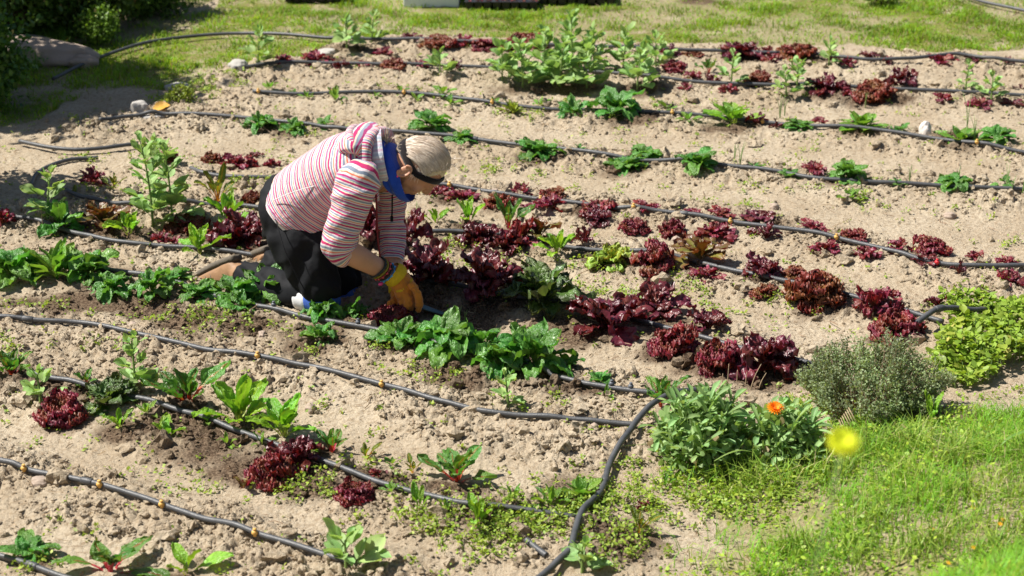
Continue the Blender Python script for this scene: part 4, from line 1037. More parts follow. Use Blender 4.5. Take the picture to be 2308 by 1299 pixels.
# ------------------------------------------------------------------ the kneeling person
K = 1.0
def Wp(px, py, Y): return np.array(aty(px, py, Y))
LAT = np.array([.26, .966, 0.0])            # toward the person's far (left) side
def loft(st, M, NR, side, caps=(True, True), wr=0.0, wseed=0, wf=(26, 2.2), sq=1.0):
    """st: rows (cx, cy, cz, r_side, r_up, r_down). Returns V, faces, arc length per vertex."""
    Q = cr(np.array(st, float), NR)
    Cn = Q[:, :3]; T = np.gradient(Cn, axis=0); T /= np.linalg.norm(T, axis=1)[:, None]
    s = np.concatenate([[0], np.cumsum(np.linalg.norm(np.diff(Cn, axis=0), axis=1))])
    th = np.arange(M) / M * 2 * math.pi
    V = []; A = []
    for i in range(NR):
        sd = side - T[i] * (side @ T[i]); sd /= np.linalg.norm(sd)
        up = np.cross(T[i], sd)
        cth, sth = np.cos(th), np.sin(th)
        if sq != 1.0:
            cth = np.sign(cth) * np.abs(cth) ** sq; sth = np.sign(sth) * np.abs(sth) ** sq
        ru = np.where(sth > 0, Q[i, 4], Q[i, 5])
        k = np.ones(M)
        if wr:
            k = 1 + wr * ((vn(s[i] * wf[0] + np.sin(th) * wf[1] * .8 + wseed, np.cos(th) * wf[1] + wseed, wseed) - .5) * 2) / max(Q[i, 3], .03)
        V.append(Cn[i] + (cth * Q[i, 3] * k)[:, None] * sd + (sth * ru * k)[:, None] * up)
        A.append(np.full(M, s[i]))
    V = np.concatenate(V); A = np.concatenate(A)
    i, j = np.meshgrid(np.arange(NR - 1), np.arange(M), indexing='ij')
    a = i * M + j; b = i * M + (j + 1) % M
    F = np.stack([a, b, b + M, a + M], -1).reshape(-1, 4)
    T3 = []
    j = np.arange(M)
    if caps[0]:
        V = np.vstack([V, Cn[0]]); A = np.append(A, 0); T3.append(np.stack([(j + 1) % M, j, np.full(M, len(V) - 1)], -1))
    if caps[1]:
        V = np.vstack([V, Cn[-1]]); A = np.append(A, s[-1]); T3.append(np.stack([(NR - 1) * M + j, (NR - 1) * M + (j + 1) % M, np.full(M, len(V) - 1)], -1))
    return V, [F] + ([np.concatenate(T3)] if T3 else []), A
def S(px, py, Y, a, b=None, c=None):
    b = a if b is None else b; c = b if c is None else c
    return [*Wp(px, py, Y), a, b, c]
def remesh(name, parts, vox, smooth=4, fac=.5, wrinkle=0.0, wscale=30.0, squash=(1, 1, 1)):
    V, F, _ = cat_meshes([(v, f, None) for v, f in parts])
    me = mesh_np(name, V, F)
    o = bpy.data.objects.new(name, me); C.objects.link(o)
    m = o.modifiers.new('r', 'REMESH'); m.mode = 'VOXEL'; m.voxel_size = vox; m.use_smooth_shade = True
    if smooth:
        m = o.modifiers.new('s', 'SMOOTH'); m.iterations = smooth; m.factor = fac
    dg = bpy.context.evaluated_depsgraph_get(); dg.update()
    me2 = bpy.data.meshes.new_from_object(o.evaluated_get(dg))
    bpy.data.objects.remove(o); bpy.data.meshes.remove(me)
    me2.name = name
    if wrinkle:
        n = len(me2.vertices); co = np.empty(n * 3, np.float32); nr = np.empty(n * 3, np.float32)
        me2.vertices.foreach_get('co', co); me2.vertices.foreach_get('normal', nr); co = co.reshape(-1, 3); nr = nr.reshape(-1, 3)
        q = co * wscale * np.array(squash)
        d = 1 - 2 * np.abs(fbm(q[:, 0] + q[:, 1] * .6, q[:, 2] + q[:, 1] * .4, 5, 3) - .5) * 2
        e = fbm(q[:, 0] * .5 - q[:, 2] * .3, q[:, 1] * .5 + q[:, 2] * .5, 15, 2) - .5
        me2.vertices.foreach_set('co', (co + nr * (wrinkle * ((d - .55) + e))[:, None]).astype(np.float32).ravel())
    me2.polygons.foreach_set('use_smooth', np.full(len(me2.polygons), True))
    return me2
def solid(V, F, thick):
    return V, F

# ---- materials
def stripes(name, light=False):
    m, nt, b = nodes(name)
    at_ = N(nt, 'ShaderNodeAttribute', attribute_name='st')
    mu = N(nt, 'ShaderNodeMath', operation='DIVIDE'); mu.inputs[1].default_value = .039
    tc = N(nt, 'ShaderNodeTexCoord'); nz = N(nt, 'ShaderNodeTexNoise'); nz.inputs['Scale'].default_value = 22
    nt.links.new(tc.outputs['Object'], nz.inputs['Vector'])
    wob = N(nt, 'ShaderNodeMath', operation='MULTIPLY_ADD'); wob.inputs[1].default_value = .007; nt.links.new(nz.outputs[0], wob.inputs[0]); nt.links.new(at_.outputs['Fac'], wob.inputs[2])
    nt.links.new(wob.outputs[0], mu.inputs[0])
    fr = N(nt, 'ShaderNodeMath', operation='FRACT'); nt.links.new(mu.outputs[0], fr.inputs[0])
    cr_ = N(nt, 'ShaderNodeValToRGB'); cr_.color_ramp.interpolation = 'CONSTANT'
    cols = [(0, (.44, .025, .12)), (.16, (.60, .51, .53)), (.26, (.20, .24, .31)), (.40, (.64, .59, .50)), (.50, (.66, .17, .09)), (.58, (.60, .51, .53)), (.70, (.36, .03, .15)), (.81, (.26, .29, .36)), (.92, (.62, .58, .42))]
    el = cr_.color_ramp.elements
    el[0].position = 0; el[0].color = (*cols[0][1], 1); el[1].position = cols[1][0]; el[1].color = (*cols[1][1], 1)
    for p_, c_ in cols[2:]:
        e = el.new(p_); e.color = (*c_, 1)
    nt.links.new(fr.outputs[0], cr_.inputs[0])
    if light:
        mx = N(nt, 'ShaderNodeMix', data_type='RGBA'); mx.inputs[0].default_value = .62; mx.inputs[7].default_value = (.55, .60, .66, 1)
        nt.links.new(cr_.outputs[0], mx.inputs[6]); nt.links.new(mx.outputs[2], b.inputs['Base Color'])
    else: nt.links.new(cr_.outputs[0], b.inputs['Base Color'])
    b.inputs['Roughness'].default_value = .9; b.inputs['Specular IOR Level'].default_value = .15; b.inputs['Sheen Weight'].default_value = .15
    n2 = N(nt, 'ShaderNodeTexNoise'); n2.inputs['Scale'].default_value = 35; n2.inputs['Detail'].default_value = 4
    nt.links.new(tc.outputs['Object'], n2.inputs['Vector'])
    bp = N(nt, 'ShaderNodeBump'); bp.inputs['Strength'].default_value = .55; bp.inputs['Distance'].default_value = .012
    nt.links.new(n2.outputs[0], bp.inputs['Height']); nt.links.new(bp.outputs[0], b.inputs['Normal'])
    return m
M_STR = stripes('striped_fleece'); M_LIN = stripes('pale_striped_lining', True)
def skin_mat():
    m = simple('skin', (.52, .27, .17), .5, .14, 30, .25, 260, .35)
    b = m.node_tree.nodes['Principled BSDF']; b.inputs['Subsurface Weight'].default_value = .25
    b.inputs['Subsurface Radius'].default_value = (.02, .008, .004); b.inputs['Subsurface Scale'].default_value = .5
    return m
M_SKIN = skin_mat()
M_BLACK = simple('black_trouser_cloth', (.0075, .0082, .010), .75, .35, 18, .9, 16, .18)
M_BLUE = simple('blue_fleece', (.012, .06, .42), .9, .25, 50, .4, 120, .2, 0, .3)
M_BAND = simple('black_knit_band', (.012, .009, .010), .95, .4, 160, .6, 300, .1, 0, .2)
M_HAIR = simple('blond_hair', (.60, .49, .33), .45, .5, 120, 0, 100, .5)
M_STRAND = leafmat('hair_strand', .38, .15, .0, .0, 30, .5, (1, .9, .7))
M_GLOVE = simple('ochre_suede', (.60, .21, .03), .85, .22, 30, .5, 90, .15, 0, .2)
M_GLOVEP = simple('grey_suede_palm', (.42, .33, .25), .9, .2, 40, .3, 120, .1)
M_CUFF = simple('yellow_elastic_cuff', (.66, .43, .02), .8, .2, 120, .4, 200, .2)
M_SHOE = simple('tan_shoe_leather', (.29, .165, .085), .6, .25, 30, .4, 90, .35)
M_SOLE = simple('grey_rubber_sole', (.13, .11, .085), .85, .3, 40, .5, 120, .2)
M_WHITE = simple('white_pad_cloth', (.72, .72, .72), .8, .1, 40, .2, 100, .2)
M_PADB = simple('blue_pad_cloth', (.05, .12, .45), .7, .2, 40, .3, 100, .3)
M_CORD = simple('dark_red_cord', (.16, .012, .02), .7, .2, 90)
M_PINK = simple('pink_bead', (.75, .04, .22), .3, .1, 90, 0, 100, .6)

base = Wp(735, 690, 7.28); base[2] = 0
PER = empty('person', (0, 0, 0))
PER.location = tuple(base)
tag(PER, 'person in striped hoodie and black trousers kneeling and weeding, head bowed', 'person')
B3 = base
def addp(name, V, F, mat, parent=None, attrs=None, smooth=True):
    me = mesh_np(name, np.asarray(V) - B3, F, smooth, attrs)
    return link(name, me, mat, parent or PER)
def addme(name, me, mat, parent=None):
    me.transform(Matrix.Translation(Vector(-B3))); return link(name, me, mat, parent or PER)

# ---- joints
hipR = (657, 492, 7.40); hipL = (690, 462, 7.62)
kneeR = (732, 672, 7.28); kneeL = (780, 652, 7.50)
ankR = (552, 622, 7.55); ankL = (608, 592, 7.79)
# ---- trousers
def leg(hip, knee, ank, dx):
    hx, hy, hY = hip; kx, ky, kY = knee; ax, ay, aY = ank
    m = lambda a, b, t: a + (b - a) * t
    thigh = [S(hx - 4, hy + 4, hY + .03, .085, .105), S(m(hx, kx, .28) - 6, m(hy, ky, .28), m(hY, kY, .28), .098, .120), S(m(hx, kx, .6), m(hy, ky, .6), m(hY, kY, .6), .088, .104), S(m(hx, kx, .88), m(hy, ky, .88), m(hY, kY, .88), .078, .086), S(kx + 4, ky + 8, kY, .060, .06)]
    shank = [S(kx + 6, ky + 2, kY, .058, .058), S(m(kx, ax, .22), m(ky, ay, .22) + 2, m(kY, aY, .22), .072, .068), S(m(kx, ax, .5), m(ky, ay, .5) + 2, m(kY, aY, .5), .074, .066), S(m(kx, ax, .8), m(ky, ay, .8), m(kY, aY, .8), .068, .060), S(ax - 4, ay - 1, aY, .066, .058)]
    return [loft(thigh, 28, 26, LAT, wr=.011, wseed=int(kx), wf=(15, 2.0))[:2], loft(shank, 26, 24, LAT, wr=.011, wseed=int(ax), wf=(24, 2.0))[:2]]
pel = [S(600, 455, 7.53, .10, .075), S(622, 458, 7.52, .165, .125), S(650, 470, 7.51, .178, .138), S(680, 468, 7.49, .172, .135), S(705, 455, 7.48, .155, .125)]
parts = [loft(pel, 32, 16, LAT)[:2]] + leg(hipR, kneeR, ankR, 0) + leg(hipL, kneeL, ankL, 1)
TRO = addme('trousers', remesh('trousers', parts, .009, 3, .5, .010, 14, (1.0, 1.0, .6)), M_BLACK)
# seam and pocket on the near leg
def on_side(pxs, off): return np.array([Wp(x, y, Y) + np.array([0, -off, 0]) for x, y, Y in pxs])

def cord(pts, r, mat, name='drawstring', parent=None):
    V, F = tube(cr(np.array(pts), 16), r, 6); return addp(name, V, F, mat, parent or HOOD)
# ---- hoodie body (back, belly and hem follow the bent spine)
T = [S(662, 488, 7.50, .200, .150, .225), S(676, 472, 7.50, .208, .158, .225), S(702, 442, 7.48, .200, .155, .20), S(744, 408, 7.44, .184, .146, .16), S(786, 382, 7.40, .186, .142), S(822, 366, 7.37, .176, .128), S(846, 360, 7.355, .130, .108), S(864, 358, 7.35, .085, .085)]
V, F, A = loft(T, 64, 74, LAT, caps=(False, True), wr=.006, wseed=4, wf=(16, 2.0))
HOOD = addp('hoodie', V, F, M_STR, None, {'st': A})
# hem band, white
V, F, A = loft([S(659, 491, 7.50, .197, .148, .222), S(663, 487, 7.50, .204, .156, .230), S(668, 482, 7.50, .207, .159, .230)], 64, 6, LAT, caps=(False, False), wr=.003, wseed=4, wf=(16, 2.0))
addp('hem', V, F, simple('white_hem', (.75, .72, .72), .9, .05), HOOD)
cord([Wp(615, 452, 7.33), Wp(650, 437, 7.285), Wp(690, 424, 7.268), Wp(745, 412, 7.245)], .0016, simple('white_seam', (.75, .72, .72), .9, .05), 'seam', HOOD)
# sleeves
def sleeve(st, seed, off=0.0):
    V, F, A = loft(st, 40, 56, np.array([.3, .95, 0]), caps=(True, False), wr=.0095, wseed=seed, wf=(34, 1.6))
    return addp('sleeve', V, F, M_STR, HOOD, {'st': A + off})
sleeve([S(822, 385, 7.26, .050, .050), S(812, 398, 7.22, .078, .082), S(800, 430, 7.20, .078, .084), S(786, 472, 7.185, .070, .074), S(772, 515, 7.17, .064, .067), S(764, 548, 7.165, .062, .066), S(768, 566, 7.17, .060, .062), S(784, 574, 7.185, .052, .054)], 12)
sleeve([S(872, 395, 7.52, .06, .06), S(876, 425, 7.53, .068, .068), S(881, 470, 7.53, .058, .058), S(884, 520, 7.50, .052, .052), S(884, 562, 7.46, .050, .050), S(883, 592, 7.42, .047, .047)], 15)
# hood: lining funnel, rolled rim, hanging bag
ax0 = Wp(846, 372, 7.36); ax1 = Wp(884, 372, 7.35)
V, F, A = loft([[*Wp(846, 362, 7.36), .105, .105, .105], [*Wp(860, 360, 7.355), .112, .122, .10], [*Wp(872, 358, 7.355), .108, .118, .10]], 44, 14, LAT, caps=(False, False), wr=.006, wseed=7, wf=(8, 3))
TH = np.tile(np.arange(44) / 44 * 2 * math.pi, 14)
addp('hood_lining', V, F, M_LIN, HOOD, {'st': TH * .06})
def roll(cpts, r, seed, name='hood_rim'):
    P = cr(np.array(cpts), 46)
    L = np.concatenate([[0], np.cumsum(np.linalg.norm(np.diff(P, axis=0), axis=1))])
    rr = r * np.sin(np.linspace(.28, math.pi - .28, 46)) ** .5
    V, F = tube(P, rr, 14)
    return addp(name, V, F, M_STR, HOOD, {'st': np.append(np.repeat(L, 14), [0, L[-1]])})
roll([Wp(848, 452, 7.25), Wp(838, 418, 7.23), Wp(824, 375, 7.23), Wp(824, 330, 7.27), Wp(845, 303, 7.35), Wp(872, 300, 7.44), Wp(884, 325, 7.50)], .026, 3)
V, F, A = loft([S(838, 322, 7.37, .120, .040, .05), S(822, 312, 7.375, .150, .050, .05), S(806, 314, 7.38, .150, .046, .05), S(792, 324, 7.385, .125, .036, .04), S(782, 338, 7.39, .08, .02, .03)], 40, 30, LAT, wr=.012, wseed=9, wf=(18, 2.4))
addp('hood_bag', V, F, M_STR, HOOD, {'st': A * .9})
roll([Wp(812, 352, 7.25), Wp(796, 328, 7.25), Wp(788, 305, 7.31), Wp(798, 290, 7.40), Wp(826, 289, 7.47)], .019, 5, 'hood_fold')
# drawstrings
cord([Wp(848, 440, 7.22), Wp(849, 480, 7.22), Wp(851, 530, 7.23), Wp(856, 575, 7.24), Wp(859, 596, 7.25)], .0042, M_CORD)
cord([Wp(884, 440, 7.30), Wp(884, 470, 7.31), Wp(883, 494, 7.31)], .0035, M_BLACK)
V, F = tube([Wp(883, 488, 7.31), Wp(883, 499, 7.31)], .006, 7); addp('cord_end', V, F, M_BLACK, HOOD)

# ---- head frame: crown to the right, face turned down
HC = Wp(943, 373, 7.36)
cD = np.array([.90, -.10, .42]); cD /= np.linalg.norm(cD)      # crown
fD = np.array([.42, -.06, -.905]); fD -= cD * (fD @ cD); fD /= np.linalg.norm(fD)   # face
lD = np.cross(cD, fD); lD /= np.linalg.norm(lD)
if lD[1] > 0: lD = -lD                                         # near side
def hp(l, f, c): return HC + l * lD + f * fD + c * cD
def headsurf(l, f, c, k=1.0):
    """unit direction -> point on the skull"""
    d = np.array([l, f, c], float); d /= np.linalg.norm(d)
    rl, rf, rc = .078, (.094 if d[1] > 0 else .106), (.120 if d[2] > 0 else .115)
    r = 1 / math.sqrt((d[0] / rl) ** 2 + (d[1] / rf) ** 2 + (d[2] / rc) ** 2)
    if d[2] < 0 and d[1] < .2: r *= 1 - .12 * min(1, -d[2] * 1.5)       # narrower at the nape
    return HC + k * r * (d[0] * lD + d[1] * fD + d[2] * cD)
Vs, Fs = ico(4)
HV = np.array([headsurf(*v) for v in Vs])
def blob(cen, axes, radii, sub=2):
    V, F = ico(sub); ax = np.array(axes)
    return cen + (V * np.array(radii)) @ ax, [F]
AX = (lD, fD, cD)
hparts = [(HV, [Fs])]
hparts.append(blob(hp(0, .045, -.085), AX, (.050, .045, .042)))           # jaw and chin
hparts.append(blob(hp(0, .085, .030), AX, (.052, .018, .014)))            # brow
hparts.append(loft([[*hp(0, .088, .022), .009, .010, .010], [*hp(0, .104, .000), .011, .012, .012], [*hp(0, .112, -.018), .013, .012, .012], [*hp(0, .097, -.030), .013, .009, .009]], 14, 10, lD)[:2])   # nose
for sgn in (1, -1):
    hparts.append(blob(hp(.038 * sgn, .072, -.030), AX, (.026, .022, .026)))   # cheek
    hparts.append(blob(hp(.030 * sgn, .088, .008), AX, (.016, .010, .011)))    # eyelid
hparts.append(blob(hp(0, .092, -.058), AX, (.026, .012, .008)))           # lips
hparts.append(blob(hp(0, .090, -.072), AX, (.022, .011, .008)))
# neck, slim torso, arms, legs: one body
hparts.append(loft([[*Wp(840, 368, 7.36), .075, .075, .075], [*Wp(872, 370, 7.355), .058, .060, .060], [*hp(0, -.01, -.075), .054, .056, .056]], 20, 10, LAT)[:2])
hparts.append(loft([S(640, 470, 7.51, .13, .11), S(700, 440, 7.48, .14, .11), S(786, 382, 7.40, .14, .10), S(840, 366, 7.36, .10, .08)], 24, 14, LAT)[:2])
elR = (770, 560, 7.17); wrR = (872, 616, 7.25)
hparts.append(loft([S(815, 395, 7.24, .052), S(795, 470, 7.19, .046), S(776, 535, 7.17, .043), S(778, 562, 7.172, .046), S(800, 576, 7.185, .047), S(832, 593, 7.215, .042), S(866, 612, 7.245, .036), S(888, 624, 7.26, .034)], 22, 34, np.array([.3, .95, 0]))[:2])
hparts.append(loft([S(868, 400, 7.50, .050), S(880, 470, 7.53, .042), S(885, 530, 7.49, .040), S(885, 575, 7.44, .041), S(890, 610, 7.38, .036), S(900, 640, 7.33, .033)], 22, 28, np.array([.3, .95, 0]))[:2])
for hip, knee, ank in ((hipR, kneeR, ankR), (hipL, kneeL, ankL)):
    hparts.append(loft([S(*hip, .08), S((hip[0] + knee[0]) / 2, (hip[1] + knee[1]) / 2, (hip[2] + knee[2]) / 2, .066), S(knee[0] - 4, knee[1] - 8, knee[2], .048)], 16, 10, LAT)[:2])
    hparts.append(loft([S(knee[0] - 4, knee[1] - 6, knee[2], .046), S((knee[0] + ank[0]) / 2, (knee[1] + ank[1]) / 2, (knee[2] + ank[2]) / 2, .048), S(*ank, .038)], 16, 10, LAT)[:2])
BODY = addme('body', remesh('body', hparts, .0062, 3), M_SKIN)
# ears
def ear(sgn):
    cen = hp(.080 * sgn, -.020, -.036)
    P = []
    for t in np.linspace(0, 1, 15):
        a = math.radians(-60 + 285 * t); r = .026 * (1 - .25 * max(0, t - .7))
        P.append(cen + (-fD) * r * .72 * math.sin(a) * -1 + cD * r * 1.15 * math.cos(a) + lD * sgn * (.012 - .006 * abs(math.cos(a))))
    rim = tube(np.array(P), .0055, 8)
    bowl = blob(cen + lD * sgn * .003, AX, (.008, .018, .027))
    lobe = blob(cen - cD * .030 + fD * .004 + lD * sgn * .006, AX, (.006, .008, .010))
    return addme('ear', remesh('ear', [rim, bowl, lobe], .0028, 2), M_SKIN, BODY)
ear(1); ear(-1)
V, F = blob(hp(.090, -.012, -.070), AX, (.005, .005, .005)); addp('earring', V, F, M_PINK, BODY)
# ---- hair: under-cap and strands drawn back to a small tail
def hairdir(l, f, c): return headsurf(l, f, c)
Vc, Fc = ico(4)
def cap_ok(d):
    l, f, c = d
    return c > .30 - .85 * max(0, -f) - .35 * f and not (f > .55 and c < .62) and (c > -.8)
cm = np.array([cap_ok(v) for v in Vc])
keep = cm[Fc].all(1)
Vh = np.array([headsurf(*v, k=1.035) for v in Vc])
HAIR = addp('hair', Vh, [Fc[keep]], M_HAIR)
bun = hp(-.01, -.118, -.085)
Rr = np.random.default_rng(8)
sp = []
def strand(P, r):
    return (*tube(P, r * np.array([.7, 1, 1, 1, 1, .9, .7, .35])[:len(P)], 3, False), None)
def lockc(): 
    f = Rr.uniform() ; return tuple(np.array((.60, .50, .35)) * (1 - f) + np.array((.90, .83, .69)) * f)
def over(u, sw, off, n=8, jn=.0008):
    d0 = np.array([math.sin(u), .62 - .9 * sw - .25 * abs(math.sin(u)), .75 * math.cos(u) + .25])
    d1 = np.array([.12 * math.sin(u), -.95, -.55])
    return np.array([headsurf(*(d0 * (1 - t) + d1 * t + np.array([math.sin(u) * .55, 0, .55]) * math.sin(math.pi * t) * .7), k=off) + Rr.normal(0, jn, 3) for t in np.linspace(0, 1, n)])
for i in range(230):
    sp.append((*strand(over(Rr.uniform(-1.5, 1.5), Rr.uniform() ** 1.5, Rr.uniform(1.02, 1.065)), Rr.uniform(.0022, .0042))[:2], lockc()))
for i in range(1300):
    sp.append((*strand(over(Rr.uniform(-1.5, 1.5), Rr.uniform() ** 1.5, Rr.uniform(1.05, 1.10), 8, .0015), Rr.uniform(.0006, .0013))[:2], lockc()))
for i in range(110):
    d0 = Rr.normal(size=3) * .35
    P = cr(np.array([headsurf(.1 * d0[0], -.95, -.5, 1.04), bun + d0 * .02, bun + np.array([-.012, -.01, .022]) + d0 * .05, bun + np.array([-.02, -.02, .022]) + d0 * .08]), 8)
    sp.append((*strand(P, Rr.uniform(.0008, .0024))[:2], lockc()))
for i in range(24):      # stray wisps at brow and temple
    u = Rr.uniform(-.6, 1.4)
    s0 = headsurf(math.sin(u), .45 - Rr.uniform(0, .25), .6 * math.cos(u) + .3, 1.06)
    dv = fD * Rr.uniform(-.02, .02) + cD * Rr.uniform(.008, .045) + lD * Rr.uniform(-.01, .025)
    sp.append((*strand(cr(np.array([s0, s0 + dv * .5 + Rr.normal(0, .004, 3), s0 + dv + Rr.normal(0, .008, 3)]), 8), .0007)[:2], (.9, .84, .72)))
for i in range(40):
    s0 = headsurf(.95, -.05 + Rr.normal(0, .12), .15 + Rr.normal(0, .1), 1.03)
    dv = fD * Rr.uniform(.01, .04) - cD * Rr.uniform(.01, .05)
    sp.append((*strand(cr(np.array([s0, s0 + dv * .5 + Rr.normal(0, .003, 3), s0 + dv]), 8), .0006)[:2], (.9, .84, .72)))
V, F, hc = cat_meshes(sp)
st_ = link('hair_strands', mesh_np('hair_strands', V - B3, F, True, None, hc), M_STRAND, HAIR); st_['kind'] = 'stuff'
V, F = blob(bun + np.array([-.008, 0, .010]), AX, (.016, .026, .020)); addp('hair_tail', V, F, M_HAIR, HAIR)
# ---- headband
def band():
    P = []; M_ = 56
    rows = []
    for j, (w_, k_) in enumerate(((-1, 1.045), (-1, 1.11), (-.4, 1.13), (.4, 1.13), (1, 1.11), (1, 1.045))):
        ring = []
        for a in np.arange(M_) / M_ * 2 * math.pi:
            f_, l_ = math.cos(a), math.sin(a)
            c_ = .66 * (f_ > 0) * f_ - .16 * (-f_ if f_ < 0 else 0) - .06 * abs(l_)
            ring.append(headsurf(l_ * .95, f_, c_ + .17 * w_, k_))
        rows.append(ring)
    V = np.array(rows).reshape(-1, 3); n = len(rows)
    i, j = np.meshgrid(np.arange(n), np.arange(M_), indexing='ij')
    a = i * M_ + j; b = i * M_ + (j + 1) % M_; a2 = ((i + 1) % n) * M_ + j; b2 = ((i + 1) % n) * M_ + (j + 1) % M_
    return V, [np.stack([a, b, b2, a2], -1).reshape(-1, 4)]
V, F = band(); addp('headband', V, F, M_BAND)
# ---- neck warmer
GU = np.array([-.22, .0, .975]); GS = []
for (gx_, gy_, rl_, ru_, rd_) in cr(np.array([(868, 374, .086, .092, .100), (876, 376, .096, .106, .114), (884, 378, .090, .100, .118), (894, 382, .097, .106, .130), (903, 387, .092, .098, .128), (911, 393, .086, .082, .114), (918, 399, .078, .066, .100)], float), 34):
    a_ = np.arange(44) / 44 * 2 * math.pi; c_ = Wp(gx_, gy_, 7.355)
    wv = 1 + .05 * (vn(np.cos(a_) * 2 + gx_ * .12, np.sin(a_) * 2 + 5, 3) - .5)
    GS.append(c_ + (np.cos(a_) * rl_ * wv)[:, None] * LAT + (np.sin(a_) * np.where(np.sin(a_) > 0, ru_, rd_) * wv)[:, None] * GU)
V = np.concatenate(GS); ii_, jj_ = np.meshgrid(np.arange(33), np.arange(44), indexing='ij'); a_ = ii_ * 44 + jj_; b_ = ii_ * 44 + (jj_ + 1) % 44
addp('neck_warmer', V, [np.stack([a_, b_, b_ + 44, a_ + 44], -1).reshape(-1, 4)], M_BLUE)

# ---- gloves
def finger(pts, r): return loft([[*p_, r * k, r * k, r * k] for p_, k in zip(pts, (1.05, 1.0, .95, .9, .62))], 12, 16, np.array([.3, .95, 0]))[:2]
def glove_near():
    parts = [loft([S(880, 614, 7.258, .040), S(893, 624, 7.26, .044), S(906, 640, 7.262, .050, .042), S(917, 658, 7.262, .056, .046), S(921, 676, 7.262, .052, .040)], 24, 18, np.array([.3, .95, 0]))[:2]]
    for q, (dx, dy, dY, ln) in enumerate(((0, 0, -.036, 1.0), (3, 1, -.012, 1.08), (5, 2, .014, 1.0), (6, 3, .038, .85))):
        k = [(911 + dx, 660 + dy), (921 + dx, 676 + dy), (919 + dx, 691 + dy * ln), (907 + dx, 693 + dy), (898 + dx, 685)]
        parts.append(finger([Wp(a_, b_, 7.262 + dY - (.02 if i_ in (1, 2) else 0)) for i_, (a_, b_) in enumerate(k)], .0165))
    parts.append(finger([Wp(926, 640, 7.225), Wp(938, 656, 7.20), Wp(944, 674, 7.195), Wp(945, 690, 7.20), Wp(942, 702, 7.205)], .0155))   # thumb along the tool
    return remesh('glove', parts, .0038, 3, .5, .0045, 55)
GN = addme('glove', glove_near(), M_GLOVE)
def glove_far():
    parts = [loft([S(899, 652, 7.33, .036), S(903, 670, 7.31, .046, .036), S(908, 688, 7.29, .048, .034), S(911, 700, 7.275, .040, .028)], 22, 14, np.array([.3, .95, 0]))[:2]]
    for q in range(4):
        dY = -.034 + .022 * q
        k = [(905, 694), (914, 702), (918, 709), (909, 712), (899, 707)]
        parts.append(finger([Wp(a_ - 2 + 3 * q * .6, b_ - q * 1.5, 7.255 + dY) for a_, b_ in k], .0135))
    parts.append(finger([Wp(893, 676, 7.27), Wp(884, 680, 7.25), Wp(879, 687, 7.24), Wp(879, 696, 7.235), Wp(882, 702, 7.235)], .0135))
    return remesh('glove', parts, .0038, 3, .5, .0045, 55)
GF_ = addme('glove', glove_far(), M_GLOVE)
V, F, A = loft([S(881, 613, 7.257, .045), S(886, 617, 7.258, .050), S(892, 622, 7.259, .052), S(897, 627, 7.26, .049)], 26, 12, np.array([.3, .95, 0]), caps=(False, False), wr=.0015, wseed=2, wf=(200, 3)); addp('cuff', V, F, M_CUFF, GN)
V, F, A = loft([S(907, 641, 7.262, .0505, .0425), S(908, 643, 7.262, .0515, .0435), S(910, 645, 7.262, .0515, .0430)], 26, 6, np.array([.3, .95, 0]), caps=(False, False)); addp('wrist_elastic', V, F, M_CUFF, GN)
V, F, A = loft([S(896, 642, 7.345, .040), S(899, 650, 7.335, .044), S(901, 657, 7.325, .042)], 24, 8, np.array([.3, .95, 0]), caps=(False, False)); addp('cuff', V, F, M_CUFF, GF_)
# ---- bracelets
BC = [((.03, .035, .03), 850, 603, 7.228), ((.25, .20, .02), 856, 606, 7.233), ((.22, .03, .03), 861, 609, 7.238), ((.03, .02, .02), 866, 612, 7.243), ((.04, .22, .45), 872, 615, 7.249)]
for q, (c_, x_, y_, Y_) in enumerate(BC):
    cen = Wp(x_, y_, Y_); t_ = Wp(x_ + 10, y_ + 6, Y_ + .01) - cen; t_ /= np.linalg.norm(t_)
    s_ = np.cross(t_, [0, 0, 1.0]); s_ /= np.linalg.norm(s_); u_ = np.cross(s_, t_)
    r_ = .043 - .0012 * q
    mt = simple('bracelet_thread', c_, .7, .5, 300)
    a_ = np.linspace(0, 2 * math.pi, 25)
    P = cen + r_ * (np.cos(a_)[:, None] * s_ + np.sin(a_)[:, None] * u_) + t_ * (.004 * np.sin(a_ * 2))[:, None]
    V, F = tube(P, .0042, 6, False); br = addp('bracelet', V, F, mt)
    if q in (2, 4):
        for e in np.arange(0, 24, 2):
            V, F = blob(P[e] + (P[e] - cen) * .06, AX, (.0058, .0058, .0058), 1); addp('bead', V, F, simple('bead', ((.10, .35, .62) if q == 4 else (.55, .05, .06)), .25, .1, 90, 0, 100, .6), br)
V, F = blob(Wp(858, 640, 7.215), AX, (.008, .008, .011)); addp('charm', V, F, M_PINK)
